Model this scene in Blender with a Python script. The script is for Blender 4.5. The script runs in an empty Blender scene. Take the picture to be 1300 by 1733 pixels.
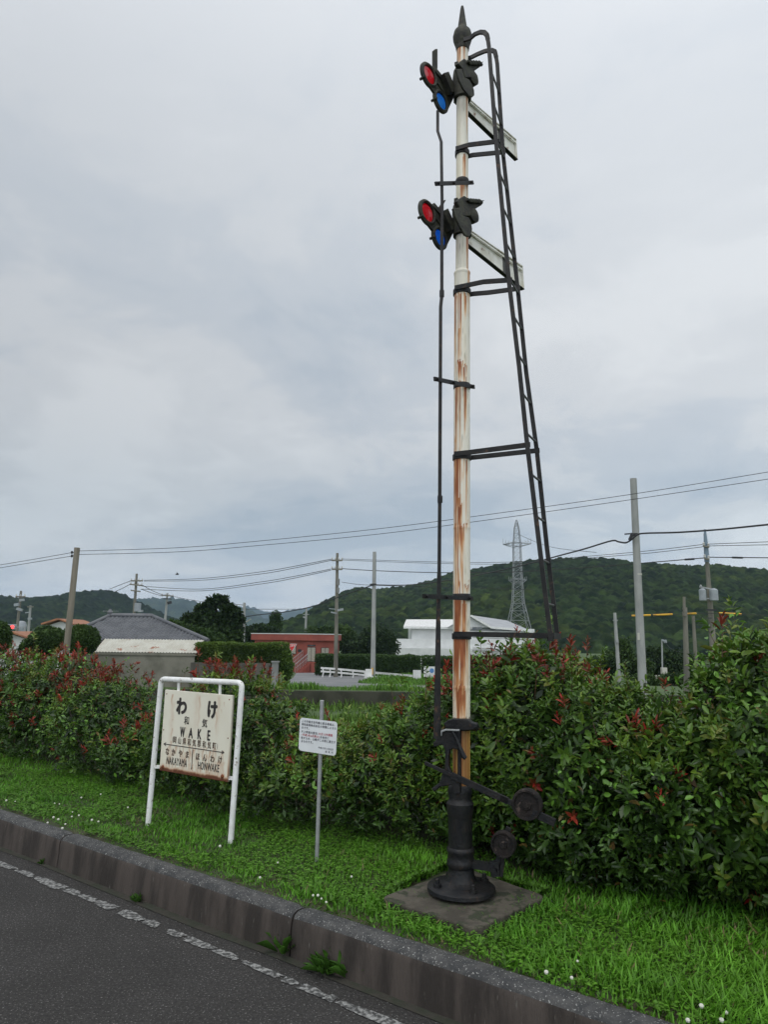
import bpy, math, random
import numpy as np
from mathutils import Vector, Matrix
random.seed(7); RNG = np.random.default_rng(7)
S = bpy.context.scene; COL = S.collection
R = math.radians
# ------------------------------------------------------------------ camera
F = 1200.0; CZ = 1.65; TH = R(10.0); RO = R(0.7)
fw = Vector((0, math.cos(TH), math.sin(TH))); up0 = Vector((0, -math.sin(TH), math.cos(TH))); rt0 = Vector((1, 0, 0))
rt = rt0*math.cos(RO) + up0*math.sin(RO); up = -rt0*math.sin(RO) + up0*math.cos(RO)
CP = Vector((0, 0, CZ))
cam = bpy.data.cameras.new('camera'); co = bpy.data.objects.new('camera', cam); COL.objects.link(co)
cam.sensor_fit = 'VERTICAL'; cam.sensor_height = 36.0; cam.lens = 36.0*F/1733.0
cam.clip_start = 0.05; cam.clip_end = 20000
m = Matrix((rt, up, -fw)).transposed().to_4x4(); m.translation = CP
co.matrix_world = m; S.camera = co
# ------------------------------------------------------------------ light
SUN_EL, SUN_AZ = R(58), R(-150)
w = bpy.data.worlds.new('World'); S.world = w; w.use_nodes = True
nt = w.node_tree; nt.nodes.clear()
def N(t, **k):
    n = nt.nodes.new(t)
    for a, b in k.items(): setattr(n, a, b)
    return n
def LK(a, b): nt.links.new(a, b)
def MTH(op, a, b=None, clamp=False):
    n = N('ShaderNodeMath', operation=op); n.use_clamp = clamp
    for i, v in enumerate((a, b)):
        if v is None: continue
        if isinstance(v, (int, float)): n.inputs[i].default_value = v
        else: LK(v, n.inputs[i])
    return n.outputs[0]
def MIXC(f, a, b, mode='MIX'):
    n = N('ShaderNodeMix', data_type='RGBA', blend_type=mode)
    for s, v in ((n.inputs[0], f), (n.inputs[6], a), (n.inputs[7], b)):
        if isinstance(v, (int, float)): s.default_value = v
        elif isinstance(v, tuple): s.default_value = (*v, 1)
        else: LK(v, s)
    return n.outputs[2]
out = N('ShaderNodeOutputWorld'); bgc = N('ShaderNodeBackground'); bgs = N('ShaderNodeBackground')
sky = N('ShaderNodeTexSky', sky_type='NISHITA'); sky.sun_disc = False
sky.sun_elevation = SUN_EL; sky.sun_rotation = R(210)
bgs.inputs[1].default_value = 0.10; LK(sky.outputs[0], bgs.inputs[0])
tc = N('ShaderNodeTexCoord'); sx = N('ShaderNodeSeparateXYZ'); LK(tc.outputs['Generated'], sx.inputs[0])
zc = MTH('MAXIMUM', sx.outputs[2], 0.0)
den = MTH('ADD', zc, 0.22)
cx = MTH('DIVIDE', sx.outputs[0], den); cy = MTH('DIVIDE', sx.outputs[1], den)
cv = N('ShaderNodeCombineXYZ'); LK(cx, cv.inputs[0]); LK(cy, cv.inputs[1])
def NOISE(scale, detail, rough, off, dist=0.0):
    mp = N('ShaderNodeMapping'); mp.inputs[1].default_value = off; LK(cv.outputs[0], mp.inputs[0])
    n = N('ShaderNodeTexNoise'); n.inputs['Scale'].default_value = scale; n.inputs['Detail'].default_value = detail
    n.inputs['Roughness'].default_value = rough; n.inputs['Distortion'].default_value = dist
    LK(mp.outputs[0], n.inputs['Vector']); return n.outputs[0]
def RAMP(v, pts, interp='EASE'):
    n = N('ShaderNodeValToRGB'); n.color_ramp.interpolation = interp; LK(v, n.inputs[0]); e = n.color_ramp.elements
    while len(e) < len(pts): e.new(0.5)
    for i, (p, c) in enumerate(pts):
        e[i].position = p; e[i].color = (*c, 1) if len(c) == 3 else c
    return n.outputs[0]
base = RAMP(zc, [(0.0, (.60, .65, .69)), (0.085, (.66, .69, .71)), (0.145, (.50, .555, .595)), (0.28, (.60, .62, .64)), (0.48, (.63, .66, .69)), (0.70, (.665, .70, .74)), (1.0, (1.2, 1.22, 1.25))], 'B_SPLINE')
n1 = NOISE(0.8, 6, 0.55, (3.1, 1.7, 0), 0.5)
n2 = NOISE(2.4, 8, 0.62, (-2.0, 5.3, 2), 0.4)
nn = MTH('ADD', MTH('MULTIPLY', n1, 0.62), MTH('MULTIPLY', n2, 0.38))
cl = RAMP(nn, [(0.38, (.70, .76, .82)), (0.455, (.84, .87, .90)), (0.52, (1.0, .995, .985)), (0.60, (1.13, 1.115, 1.09))])
amt = RAMP(zc, [(0.0, (1, 1, 1)), (0.35, (.85, .85, .85)), (0.7, (.3, .3, .3))])
cl2 = MIXC(amt, (1.0, 1.0, 1.0), cl)
clouds = MIXC(1.0, base, cl2, 'MULTIPLY')
# brighter cloud towards the right and behind the photographer
xr = MTH('MULTIPLY', MTH('ADD', sx.outputs[0], 0.15), 0.24)
yb = MTH('MULTIPLY', MTH('MAXIMUM', MTH('MULTIPLY', sx.outputs[1], -1.0), 0.0), 1.3)
gain = MTH('ADD', MTH('ADD', 1.0, xr), yb)
gc = N('ShaderNodeCombineXYZ'); [LK(gain, gc.inputs[i]) for i in range(3)]
clouds = MIXC(1.0, clouds, gc.outputs[0], 'MULTIPLY')
LK(clouds, bgc.inputs[0]); bgc.inputs[1].default_value = 1.0
ms = N('ShaderNodeMixShader'); ms.inputs[0].default_value = 0.93
LK(bgs.outputs[0], ms.inputs[1]); LK(bgc.outputs[0], ms.inputs[2]); LK(ms.outputs[0], out.inputs[0])
sl = bpy.data.lights.new('sun', 'SUN'); sl.energy = 0.6; sl.angle = R(25); sl.color = (1, .97, .92)
so = bpy.data.objects.new('sun', sl); COL.objects.link(so)
sd = Vector((math.cos(SUN_EL)*math.sin(SUN_AZ), math.cos(SUN_EL)*math.cos(SUN_AZ), math.sin(SUN_EL)))
so.rotation_euler = sd.to_track_quat('Z', 'Y').to_euler(); so.location = (0, 0, 30)
S.view_settings.view_transform = 'Standard'; S.view_settings.look = 'None'
S.view_settings.exposure = 0.08; S.view_settings.gamma = 1.0
S.cycles.max_bounces = 7; S.cycles.transparent_max_bounces = 6; S.cycles.volume_bounces = 1
# ------------------------------------------------------------------ helpers
def ray(px, py): return fw + rt*((px-650)/F) + up*(-(py-866.5)/F)
def G(px, py, z): d = ray(px, py); return CP + d*((z-CZ)/d.z)
def P(px, py, Y): d = ray(px, py); return CP + d*(Y/d.y)
def PL(px, py, p0, n): d = ray(px, py); return CP + d*((p0-CP).dot(n)/d.dot(n))
def tag(o, label=None, cat=None, group=None, kind=None):
    if label: o['label'] = label
    if cat: o['category'] = cat
    if group: o['group'] = group
    if kind: o['kind'] = kind
    return o
def empty(name, loc, label, cat, group=None):
    o = bpy.data.objects.new(name, None); COL.objects.link(o); o.location = loc; o.empty_display_size = .2
    return tag(o, label, cat, group)
def origin(o):
    v = Vector((0, 0, 0))
    while o: v += o.location; o = o.parent
    return v
class MB:
    def __init__(s): s.v = []; s.f = []
    def add(s, vs, fs):
        b = len(s.v); s.v += [Vector(v) for v in vs]; s.f += [[b+i for i in f] for f in fs]
    def box(s, c, size, ax=None):
        c = Vector(c); X, Y, Z = ax if ax else (Vector((1, 0, 0)), Vector((0, 1, 0)), Vector((0, 0, 1)))
        hx, hy, hz = [q/2 for q in size]
        vs = [c+X*a*hx+Y*b*hy+Z*d*hz for a in (-1, 1) for b in (-1, 1) for d in (-1, 1)]
        s.add(vs, [(0, 1, 3, 2), (4, 6, 7, 5), (0, 4, 5, 1), (2, 3, 7, 6), (0, 2, 6, 4), (1, 5, 7, 3)])
    def bar(s, a, b, w, h, upv=(0, 0, 1)):
        a = Vector(a); b = Vector(b); d = b-a; L = d.length; d = d/L; u = Vector(upv)
        if abs(d.dot(u)) > .99: u = Vector((0, 1, 0))
        x = d.cross(u).normalized(); z = x.cross(d).normalized()
        s.box((a+b)/2, (L, w, h), (d, x, z))
    def tube(s, pts, r, n=10, cap=True):
        pts = [Vector(p) for p in pts]; k = len(pts); rs = r if isinstance(r, (list, tuple)) else [r]*k
        b = len(s.v); prev = None
        for i, p in enumerate(pts):
            d = (pts[min(i+1, k-1)]-pts[max(i-1, 0)]).normalized()
            if prev is None:
                u = Vector((0, 0, 1)) if abs(d.z) < .9 else Vector((1, 0, 0)); x = d.cross(u).normalized()
            else: x = (prev-d*prev.dot(d)).normalized()
            y = d.cross(x); prev = x
            for j in range(n):
                t = 2*math.pi*j/n; s.v.append(p+(x*math.cos(t)+y*math.sin(t))*rs[i])
        for i in range(k-1):
            for j in range(n):
                s.f.append([b+i*n+j, b+i*n+(j+1) % n, b+(i+1)*n+(j+1) % n, b+(i+1)*n+j])
        if cap: s.f.append([b+j for j in range(n)][::-1]); s.f.append([b+(k-1)*n+j for j in range(n)])
    def lathe(s, prof, c, ax=(0, 0, 1), n=24, cap=True):
        c = Vector(c); ax = Vector(ax).normalized(); x = ax.orthogonal().normalized(); y = ax.cross(x); b = len(s.v)
        for r, h in prof:
            for j in range(n):
                t = 2*math.pi*j/n; s.v.append(c+ax*h+(x*math.cos(t)+y*math.sin(t))*max(r, 1e-4))
        k = len(prof)
        for i in range(k-1):
            for j in range(n):
                s.f.append([b+i*n+j, b+i*n+(j+1) % n, b+(i+1)*n+(j+1) % n, b+(i+1)*n+j])
        if cap: s.f.append([b+j for j in range(n)][::-1]); s.f.append([b+(k-1)*n+j for j in range(n)])
    def prism(s, pts, ext):
        pts = [Vector(p) for p in pts]; e = Vector(ext); k = len(pts); b = len(s.v)
        s.v += [p-e/2 for p in pts]+[p+e/2 for p in pts]
        s.f.append([b+i for i in range(k)][::-1]); s.f.append([b+k+i for i in range(k)])
        for i in range(k): j = (i+1) % k; s.f.append([b+i, b+j, b+k+j, b+k+i])
    def build(s, name, mat, parent=None, smooth=False, loc=None, bevel=0):
        o0 = origin(parent) if parent else (Vector(loc) if loc is not None else sum(s.v, Vector())/max(1, len(s.v)))
        me = bpy.data.meshes.new(name); me.from_pydata([v-o0 for v in s.v], [], s.f); me.update()
        o = bpy.data.objects.new(name, me); COL.objects.link(o); me.materials.append(mat)
        if parent: o.parent = parent
        else: o.location = o0
        import bmesh
        bm = bmesh.new(); bm.from_mesh(me); bmesh.ops.recalc_face_normals(bm, faces=bm.faces); bm.to_mesh(me); bm.free()
        if smooth:
            me.shade_smooth()
            try: me.set_sharp_from_angle(angle=R(38))
            except Exception: pass
        if bevel:
            md = o.modifiers.new('bevel', 'BEVEL'); md.width = bevel; md.segments = 2; md.limit_method = 'ANGLE'
        return o
def npmesh(name, V, faces, mat, cols=None, parent=None, smooth=False, loc=(0, 0, 0)):
    """V (n,3) array; faces: list of (m,k) arrays; cols (n,3) point colours"""
    V = np.asarray(V, np.float32)-np.asarray(origin(parent) if parent else loc, np.float32)
    me = bpy.data.meshes.new(name); me.vertices.add(len(V)); me.vertices.foreach_set('co', V.ravel())
    idx = np.concatenate([f.ravel() for f in faces]).astype(np.int32)
    tot = np.concatenate([np.full(len(f), f.shape[1], np.int32) for f in faces])
    st = np.concatenate([[0], np.cumsum(tot)[:-1]]).astype(np.int32)
    me.loops.add(len(idx)); me.loops.foreach_set('vertex_index', idx)
    me.polygons.add(len(tot)); me.polygons.foreach_set('loop_start', st); me.polygons.foreach_set('loop_total', tot)
    if smooth: me.polygons.foreach_set('use_smooth', np.ones(len(tot), bool))
    me.update(calc_edges=True)
    if cols is not None:
        a = me.color_attributes.new('Col', 'FLOAT_COLOR', 'POINT')
        c4 = np.ones((len(V), 4), np.float32); c4[:, :3] = cols; a.data.foreach_set('color', c4.ravel())
    me.materials.append(mat)
    o = bpy.data.objects.new(name, me); COL.objects.link(o)
    if parent: o.parent = parent
    else: o.location = loc
    return o
def mat(name, c1, c2=None, scale=6, rough=.7, bump=0, metal=0, stretch=(1, 1, 1), c3=None, scale3=40, c3r=(.60, .72), big=None, attr=False, trans=0, bscale=None, lo=.38, hi=.62, spec=.5, detail=6, coord='Object', mixattr=0.0):
    m_ = bpy.data.materials.new(name); m_.use_nodes = True; t = m_.node_tree; b = t.nodes['Principled BSDF']
    b.inputs['Roughness'].default_value = rough; b.inputs['Metallic'].default_value = metal
    b.inputs['Specular IOR Level'].default_value = spec
    tcn = t.nodes.new('ShaderNodeTexCoord'); mp = t.nodes.new('ShaderNodeMapping'); mp.inputs[3].default_value = stretch
    t.links.new(tcn.outputs[coord], mp.inputs[0])
    def nz(sc, de=detail):
        n = t.nodes.new('ShaderNodeTexNoise'); n.inputs['Scale'].default_value = sc; n.inputs['Detail'].default_value = de
        n.inputs['Roughness'].default_value = .6; t.links.new(mp.outputs[0], n.inputs['Vector']); return n
    src = None
    def mix(f, a, bb, mode='MIX'):
        n = t.nodes.new('ShaderNodeMix'); n.data_type = 'RGBA'; n.blend_type = mode
        for s_, v in ((n.inputs[0], f), (n.inputs[6], a), (n.inputs[7], bb)):
            if isinstance(v, (int, float)): s_.default_value = v
            elif isinstance(v, tuple): s_.default_value = (*v, 1)
            else: t.links.new(v, s_)
        return n.outputs[2]
    def rng(v, a, bb):
        n = t.nodes.new('ShaderNodeMapRange'); n.inputs[1].default_value = a; n.inputs[2].default_value = bb; n.interpolation_type = 'SMOOTHSTEP'
        t.links.new(v, n.inputs[0]); return n.outputs[0]
    if attr:
        a = t.nodes.new('ShaderNodeAttribute'); a.attribute_name = 'Col'; src = a.outputs['Color']
        if c2: src = mix(rng(nz(scale).outputs[0], lo, hi), src, mix(1.0, src, c2, 'MULTIPLY'))
    elif c2: src = mix(rng(nz(scale).outputs[0], lo, hi), c1, c2)
    if c3: src = mix(rng(nz(scale3, 3).outputs[0], *c3r), src, c3)
    if big: src = mix(rng(nz(1.7, 5).outputs[0], .35, .68), src, mix(1.0, src, tuple(1/q if q > 1 else q+.25 for q in big), 'MULTIPLY'))
    if src is None: b.inputs['Base Color'].default_value = (*c1, 1)
    else: t.links.new(src, b.inputs['Base Color'])
    if bump:
        bn = t.nodes.new('ShaderNodeBump'); bn.inputs['Strength'].default_value = bump; bn.inputs['Distance'].default_value = .01
        t.links.new(nz(bscale or scale*4).outputs[0], bn.inputs['Height']); t.links.new(bn.outputs[0], b.inputs['Normal'])
    if trans:
        tr = t.nodes.new('ShaderNodeBsdfTranslucent'); mx = t.nodes.new('ShaderNodeMixShader'); mx.inputs[0].default_value = trans
        if src is not None: t.links.new(src, tr.inputs[0])
        else: tr.inputs[0].default_value = (*c1, 1)
        o_ = t.nodes['Material Output']; t.links.new(b.outputs[0], mx.inputs[1]); t.links.new(tr.outputs[0], mx.inputs[2]); t.links.new(mx.outputs[0], o_.inputs[0])
    return m_
def vnoise(x, y, seed=0):
    """smooth lattice noise in 0..1"""
    x = np.asarray(x, float); y = np.asarray(y, float)
    def h(i, j):
        v = np.sin(i*127.1+j*311.7+seed*74.7)*43758.5453; return v-np.floor(v)
    i = np.floor(x); j = np.floor(y); fx = x-i; fy = y-j; fx = fx*fx*(3-2*fx); fy = fy*fy*(3-2*fy)
    return (h(i, j)*(1-fx)+h(i+1, j)*fx)*(1-fy)+(h(i, j+1)*(1-fx)+h(i+1, j+1)*fx)*fy
def fbm(x, y, seed=0, o=4):
    s = 0; a = .5
    for k in range(o): s = s+a*vnoise(x*2**k, y*2**k, seed+k*9); a *= .5
    return s
def text(s, name, size, m_, parent, org, X, Yv, Nn, bold=0.0, sx_=1.0, align='CENTER', space=1.0, proud=.0015):
    cu = bpy.data.curves.new('t', 'FONT'); cu.body = s; cu.size = size; cu.align_x = align; cu.align_y = 'CENTER'
    cu.space_character = space; cu.resolution_u = 4
    o = bpy.data.objects.new('t', cu); COL.objects.link(o)
    dg = bpy.context.evaluated_depsgraph_get(); dg.update()
    me = bpy.data.meshes.new_from_object(o.evaluated_get(dg)); bpy.data.objects.remove(o)
    o0 = origin(parent); vs = [v.co.copy() for v in me.vertices]; fs_ = [tuple(p.vertices) for p in me.polygons]; bpy.data.meshes.remove(me)
    if align == 'CENTER' and len(s) == 1 and vs:   # centre the ink itself
        cx_ = (min(v.x for v in vs)+max(v.x for v in vs))/2; cy_ = (min(v.y for v in vs)+max(v.y for v in vs))/2
        for v in vs: v.x -= cx_; v.y -= cy_
    offs = [(0, 0)]+([(bold*math.cos(a), bold*math.sin(a)) for a in np.linspace(0, 2*math.pi, 8, endpoint=False)] if bold else [])
    V = []; Fc = []
    for k, (dx, dy) in enumerate(offs):
        b = len(V); V += [org+X*(c.x*sx_+dx)+Yv*(c.y+dy)+Nn*(proud+k*.00006)-o0 for c in vs]; Fc += [tuple(b+i for i in f) for f in fs_]
    me = bpy.data.meshes.new(name); me.from_pydata(V, [], Fc); me.materials.append(m_); me.update()
    ob = bpy.data.objects.new(name, me); COL.objects.link(ob); ob.parent = parent
    return ob
# ------------------------------------------------------------------ materials
M = {}
M['asphalt'] = mat('asphalt', (.031, .029, .028), (.052, .049, .046), 60, .85, 1.0, c3=(.24, .235, .225), scale3=100, bscale=90, spec=.3, lo=.36, hi=.64, c3r=(.61, .66), big=(.55, .55, .54))
M['paint'] = mat('road_paint', (.30, .30, .29), (.05, .05, .048), 42, .75, .6, lo=.38, hi=.58, bscale=110)
M['kerb'] = mat('kerb_concrete', (.028, .022, .018), (.070, .056, .047), 7, .85, .7, stretch=(1, 1, .16), c3=(.12, .11, .095), scale3=60, bscale=90, c3r=(.66, .76))
M['kerbtop'] = mat('kerb_top', (.040, .041, .042), (.075, .074, .072), 14, .85, .8, c3=(.36, .36, .34), scale3=110, bscale=90, c3r=(.60, .68))
M['pad'] = mat('pad_concrete', (.050, .043, .032), (.095, .083, .064), 7, .9, .6, c3=(.035, .040, .022), scale3=11, bscale=80, c3r=(.52, .62))
M['soil'] = mat('soil', (.030, .045, .014), (.05, .045, .022), 5, .95, .4)
M['turf'] = mat('turf_far', (.040, .075, .018), (.065, .11, .028), .35, .9, .3, bscale=6, c3=(.08, .08, .04), scale3=.8)
M['grass'] = mat('grass_blades', (.1, .2, .03), attr=True, rough=.5, trans=.28, spec=.3)
M['leaf'] = mat('leaves', (.05, .1, .02), attr=True, rough=.36, trans=.18, spec=.45)
M['fleaf'] = mat('far_leaves', (.05, .1, .02), attr=True, rough=.6, trans=.15, spec=.2)
M['bark'] = mat('bark', (.05, .04, .03), (.09, .075, .06), 12, .9, .4, stretch=(1, 1, .3))
M['iron'] = mat('black_iron', (.006, .007, .009), (.014, .013, .013), 14, .5, .4, c3=(.035, .022, .016), scale3=30, bscale=60, spec=.35)
M['irongreen'] = mat('mossy_iron', (.016, .016, .013), (.045, .046, .028), 22, .7, .6, c3=(.06, .035, .022), scale3=40, bscale=70)
M['rustiron'] = mat('rusty_iron', (.010, .009, .009), (.026, .020, .018), 16, .8, .8, c3=(.09, .068, .058), scale3=24, spec=.3)
M['rail'] = mat('ladder_steel', (.008, .008, .009), (.020, .019, .018), 12, .55, .3, c3=(.07, .038, .022), scale3=22, spec=.35)
M['rung'] = mat('rung_steel', (.11, .115, .12), (.07, .065, .06), 20, .5)
M['mast'] = mat('mast_paint', (.7, .68, .6), attr=True, rough=.5, bump=.15, bscale=60)
M['armwhite'] = mat('weathered_white', (.78, .77, .70), (.62, .60, .50), 7, .55, .1, c3=(.22, .12, .06), scale3=14)
M['armback'] = mat('arm_black_band', (.035, .037, .033), (.06, .06, .05), 10, .6)
def glass(name, c, clear=0.0):
    m_ = mat(name, c, rough=.22); b = m_.node_tree.nodes['Principled BSDF']; b.inputs['Transmission Weight'].default_value = .7; b.inputs['IOR'].default_value = 1.35
    return m_
M['red'] = mat('red_glass', (.92, .05, .09), (.95, .50, .52), 9, .15, 0, trans=.85, lo=.48, hi=.60)
M['blue'] = mat('blue_glass', (.02, .30, .95), (.16, .55, 1.0), 9, .15, 0, trans=.85)
M['board'] = mat('board_enamel', (.6, .6, .55), attr=True, rough=.42, bump=.04)
M['tube'] = mat('white_tube', (.84, .84, .83), (.74, .74, .71), 12, .42, .03, c3=(.25, .2, .15), scale3=26)
M['ink'] = mat('black_lettering', (.02, .02, .02), (.045, .035, .03), 30, .5)
M['inkbrown'] = mat('worn_lettering', (.055, .04, .03), (.11, .06, .035), 40, .6)
M['rustspot'] = mat('rust', (.12, .035, .015), (.25, .08, .03), 60, .9)
M['plate'] = mat('info_plate', (.74, .76, .77), (.70, .72, .73), 8, .4)
M['inkgrey'] = mat('grey_print', (.09, .09, .11), rough=.5)
M['inkred'] = mat('red_print', (.45, .06, .08), rough=.5)
M['galv'] = mat('galvanised', (.27, .28, .28), (.34, .35, .35), 16, .5, .03, metal=.2)
M['conc'] = mat('pole_concrete', (.26, .27, .26), (.34, .345, .33), 2.5, .85, .2, stretch=(1, 1, .3))
M['concdark'] = mat('old_pole_concrete', (.12, .115, .095), (.20, .19, .155), 2, .9, .2, stretch=(1, 1, .25))
M['wood'] = mat('old_wood_pole', (.15, .13, .10), (.24, .215, .17), 5, .9, .3, stretch=(1, 1, .08))
M['wire'] = mat('wire', (.02, .021, .024), rough=.6)
M['steel'] = mat('pylon_steel', (.20, .215, .225), (.28, .29, .30), 1, .6)
M['porcelain'] = mat('insulator', (.5, .5, .48), rough=.3)
M['trafo'] = mat('transformer_grey', (.30, .33, .35), (.25, .27, .29), 3, .5)
M['yellow'] = mat('yellow_cover', (.75, .42, .03), (.6, .32, .03), 3, .6)
M['tile'] = mat('roof_tiles', (.085, .09, .10), (.125, .13, .14), 1.2, .5, .2)
M['redwall'] = mat('salmon_red_wall', (.31, .078, .055), (.25, .062, .044), .6, .8, .1)
M['whitewall'] = mat('white_wall', (.60, .61, .60), (.53, .54, .53), .5, .7)
M['cream'] = mat('cream_sheet', (.50, .49, .43), (.43, .41, .35), 2, .6, c3=(.27, .12, .07), scale3=1.6)
M['blockwall'] = mat('block_wall', (.20, .19, .155), (.13, .125, .10), .9, .9, .2, bscale=6)
M['darkwall'] = mat('stained_wall', (.065, .06, .05), (.11, .10, .085), .9, .9, .2, stretch=(1, 1, .3))
M['dark'] = mat('dark_recess', (.015, .016, .018), rough=.4)
M['glassw'] = mat('window_glass', (.06, .07, .08), (.14, .15, .15), 1, .12)
M['curtain'] = mat('curtain', (.38, .36, .30), (.30, .28, .23), 6, .8)
M['greyroof'] = mat('grey_metal_roof', (.36, .37, .385), (.30, .31, .33), .6, .5)
M['stone'] = mat('grey_wall', (.18, .185, .18), (.25, .25, .24), .6, .9)
M['track'] = mat('side_road', (.15, .155, .16), (.20, .20, .20), .5, .85, .1)
M['orangeroof'] = mat('orange_tile', (.35, .15, .07), (.27, .12, .07), 2, .7)
M['stop'] = mat('sign_red', (.6, .03, .03), rough=.4)
M['white'] = mat('white_paint', (.7, .7, .69), (.6, .6, .58), 3, .5)
M['flower'] = mat('clover_white', (.62, .62, .54), rough=.8)
M['forest'] = mat('forest_canopy', (.03, .05, .02), attr=True, rough=.95, bump=.6, c2=(.55, .6, .6), scale=.25, bscale=.9, spec=.05)
lamp = bpy.data.materials.new('red_lamp'); lamp.use_nodes = True
lb = lamp.node_tree.nodes['Principled BSDF']; lb.inputs['Base Color'].default_value = (.8, .05, .05, 1); lb.inputs['Emission Color'].default_value = (1, .05, .05, 1); lb.inputs['Emission Strength'].default_value = 2.5
M['lamp'] = lamp
# ------------------------------------------------------------------ setting: road, kerb, verge
GZ = .22; BZ = -2.6; NZ = -1.7; WZ = -.95
def slope_z(y): return WZ-.0323*(y-36)
U = Vector((.8, -.6, 0)); NV = Vector((.6, .8, 0))
def W(u, n, z=0): return U*u + NV*n + Vector((0, 0, z))
mb = MB(); mb.add([W(-60, 2.98, 0), W(40, 2.98, 0), W(40, -30, 0), W(-60, -30, 0)], [(0, 1, 2, 3)])
mb.add([W(-60, 2.98, -2), W(40, 2.98, -2), W(40, 2.98, 0), W(-60, 2.98, 0)], [(0, 1, 2, 3)])
mb.build('road', M['asphalt'], loc=(0, 0, 0))['kind'] = 'structure'
S.objects['road'].data.materials[0] = M['asphalt']
# worn painted edge line, broken up into blots
mb = MB(); u = -9.0
while u < 1.5:
    ln = random.choice((.06, .10, .15, .20, .26, .34))*random.uniform(.85, 1.2); wd = random.uniform(.045, .080); c = 2.762+.01*math.sin(u*1.3)
    k = 36; base_ = []
    for j in range(k):
        t = 2*math.pi*j/k; r = 1+random.uniform(-.13, .13)+.12*math.sin(3*t+u*9)
        cu_, cn_ = math.copysign(abs(math.cos(t))**.6, math.cos(t)), math.copysign(abs(math.sin(t))**.6, math.sin(t))
        base_.append(W(u+ln/2+cu_*ln/2*r, c+cn_*wd/2*r, .004))
    mb.add(base_, [tuple(range(k))]); u += ln+random.choice((.01, .018, .03, .05, .09))
o = mb.build('road_marking', M['paint'], loc=(0, 0, 0)); o['kind'] = 'structure'
# kerb: rounded profile swept along each block
def kerb():
    cuts = [-60, -30, -14.6, -9.9, -7.3, -5.10, -2.80, -.35, 2.1, 5, 12, 40]
    V = []; Fq = []; 
    prof = [(2.945, -.05), (2.948, .02), (2.952, .10), (2.957, .165), (2.962, .190), (2.972, .207), (2.990, .217), (3.02, .221), (3.06, .220), (3.078, .212), (3.082, .19), (3.082, -.05)]
    for a, b in zip(cuts[:-1], cuts[1:]):
        n_ = max(2, int((b-a)/.05)) if b-a < 8 else 12
        base_ = len(V); us = np.linspace(a+.006, b-.006, n_)
        for i, uu in enumerate(us):
            e = min(uu-a, b-uu); q = .010*max(0, 1-(e-.006)/.02)
            for (pn, pz) in prof:
                dn = .0035*(vnoise(uu*9, pz*30, 3)-.5)+.003*(vnoise(uu*40, pn*90+pz*80, 5)-.5)
                V.append(W(uu, pn+dn+(q if pn < 3.0 else -q*.3), pz-(q if pz > .15 else 0)+dn*.6))
        k = len(prof)
        for i in range(n_-1):
            for j in range(k-1): Fq.append((base_+i*k+j, base_+i*k+j+1, base_+(i+1)*k+j+1, base_+(i+1)*k+j))
        Fq.append(tuple(base_+j for j in range(k))); Fq.append(tuple(base_+(n_-1)*k+j for j in range(k))[::-1])
    mb = MB(); mb.add(V, Fq); o = mb.build('kerb', M['kerb'], loc=(0, 0, 0), smooth=True); o['kind'] = 'structure'
    o.data.materials.append(M['kerbtop'])
    for p in o.data.polygons:
        if p.normal.z > .45: p.material_index = 1
kerb()
# gutter dirt strip along the kerb foot
mb = MB(); us = np.linspace(-12, 3, 160); vs = []
for uu in us:
    wd = .03+.035*float(vnoise(uu*1.7, 0, 8))
    vs += [W(uu, 2.945-wd, .0035), W(uu, 2.95, .006)]
mb.add(vs, [(2*i, 2*i+2, 2*i+3, 2*i+1) for i in range(len(us)-1)])
o = mb.build('gutter_dirt_ground', mat('gutter_dirt', (.040, .036, .028), (.028, .032, .020), 9, .95, .6), loc=(0, 0, 0)); o['kind'] = 'structure'
# verge and the bank that falls away behind the hedge
nu, nn_ = 240, 46; uu, nn2 = np.meshgrid(np.linspace(-22, 14, nu), np.concatenate([np.linspace(3.07, 5.6, 30), np.linspace(5.9, 10.5, 16)]), indexing='ij')
zz = GZ-.012+.03*(fbm(uu*.9, nn2*.9, 4)-.5)*np.clip((nn2-3.07)*4, 0, 1)
fall = np.clip((nn2-5.5)/4.6, 0, 1); fall = fall*fall*(3-2*fall); zz = zz*(1-fall)+(NZ-.05)*fall
X = .8*uu+.6*nn2; Y = -.6*uu+.8*nn2
idx = np.arange(nu*nn_).reshape(nu, nn_)
fq = np.stack([idx[:-1, :-1].ravel(), idx[1:, :-1].ravel(), idx[1:, 1:].ravel(), idx[:-1, 1:].ravel()], 1)
o = npmesh('verge_ground', np.stack([X.ravel(), Y.ravel(), zz.ravel()], 1), [fq], M['soil'], smooth=True); o['kind'] = 'structure'
def gz(u_, n_): return GZ-.012+.03*(fbm(np.asarray(u_)*.9, np.asarray(n_)*.9, 4)-.5)*np.clip((np.asarray(n_)-3.07)*4, 0, 1)
# the wide low ground behind
mb = MB(); mb.add([(-3000, -1500, BZ), (3000, -1500, BZ), (3000, 5000, BZ), (-3000, 5000, BZ)], [(0, 1, 2, 3)])
o = mb.build('ground', M['turf'], loc=(0, 0, 0)); o['kind'] = 'structure'
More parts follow.
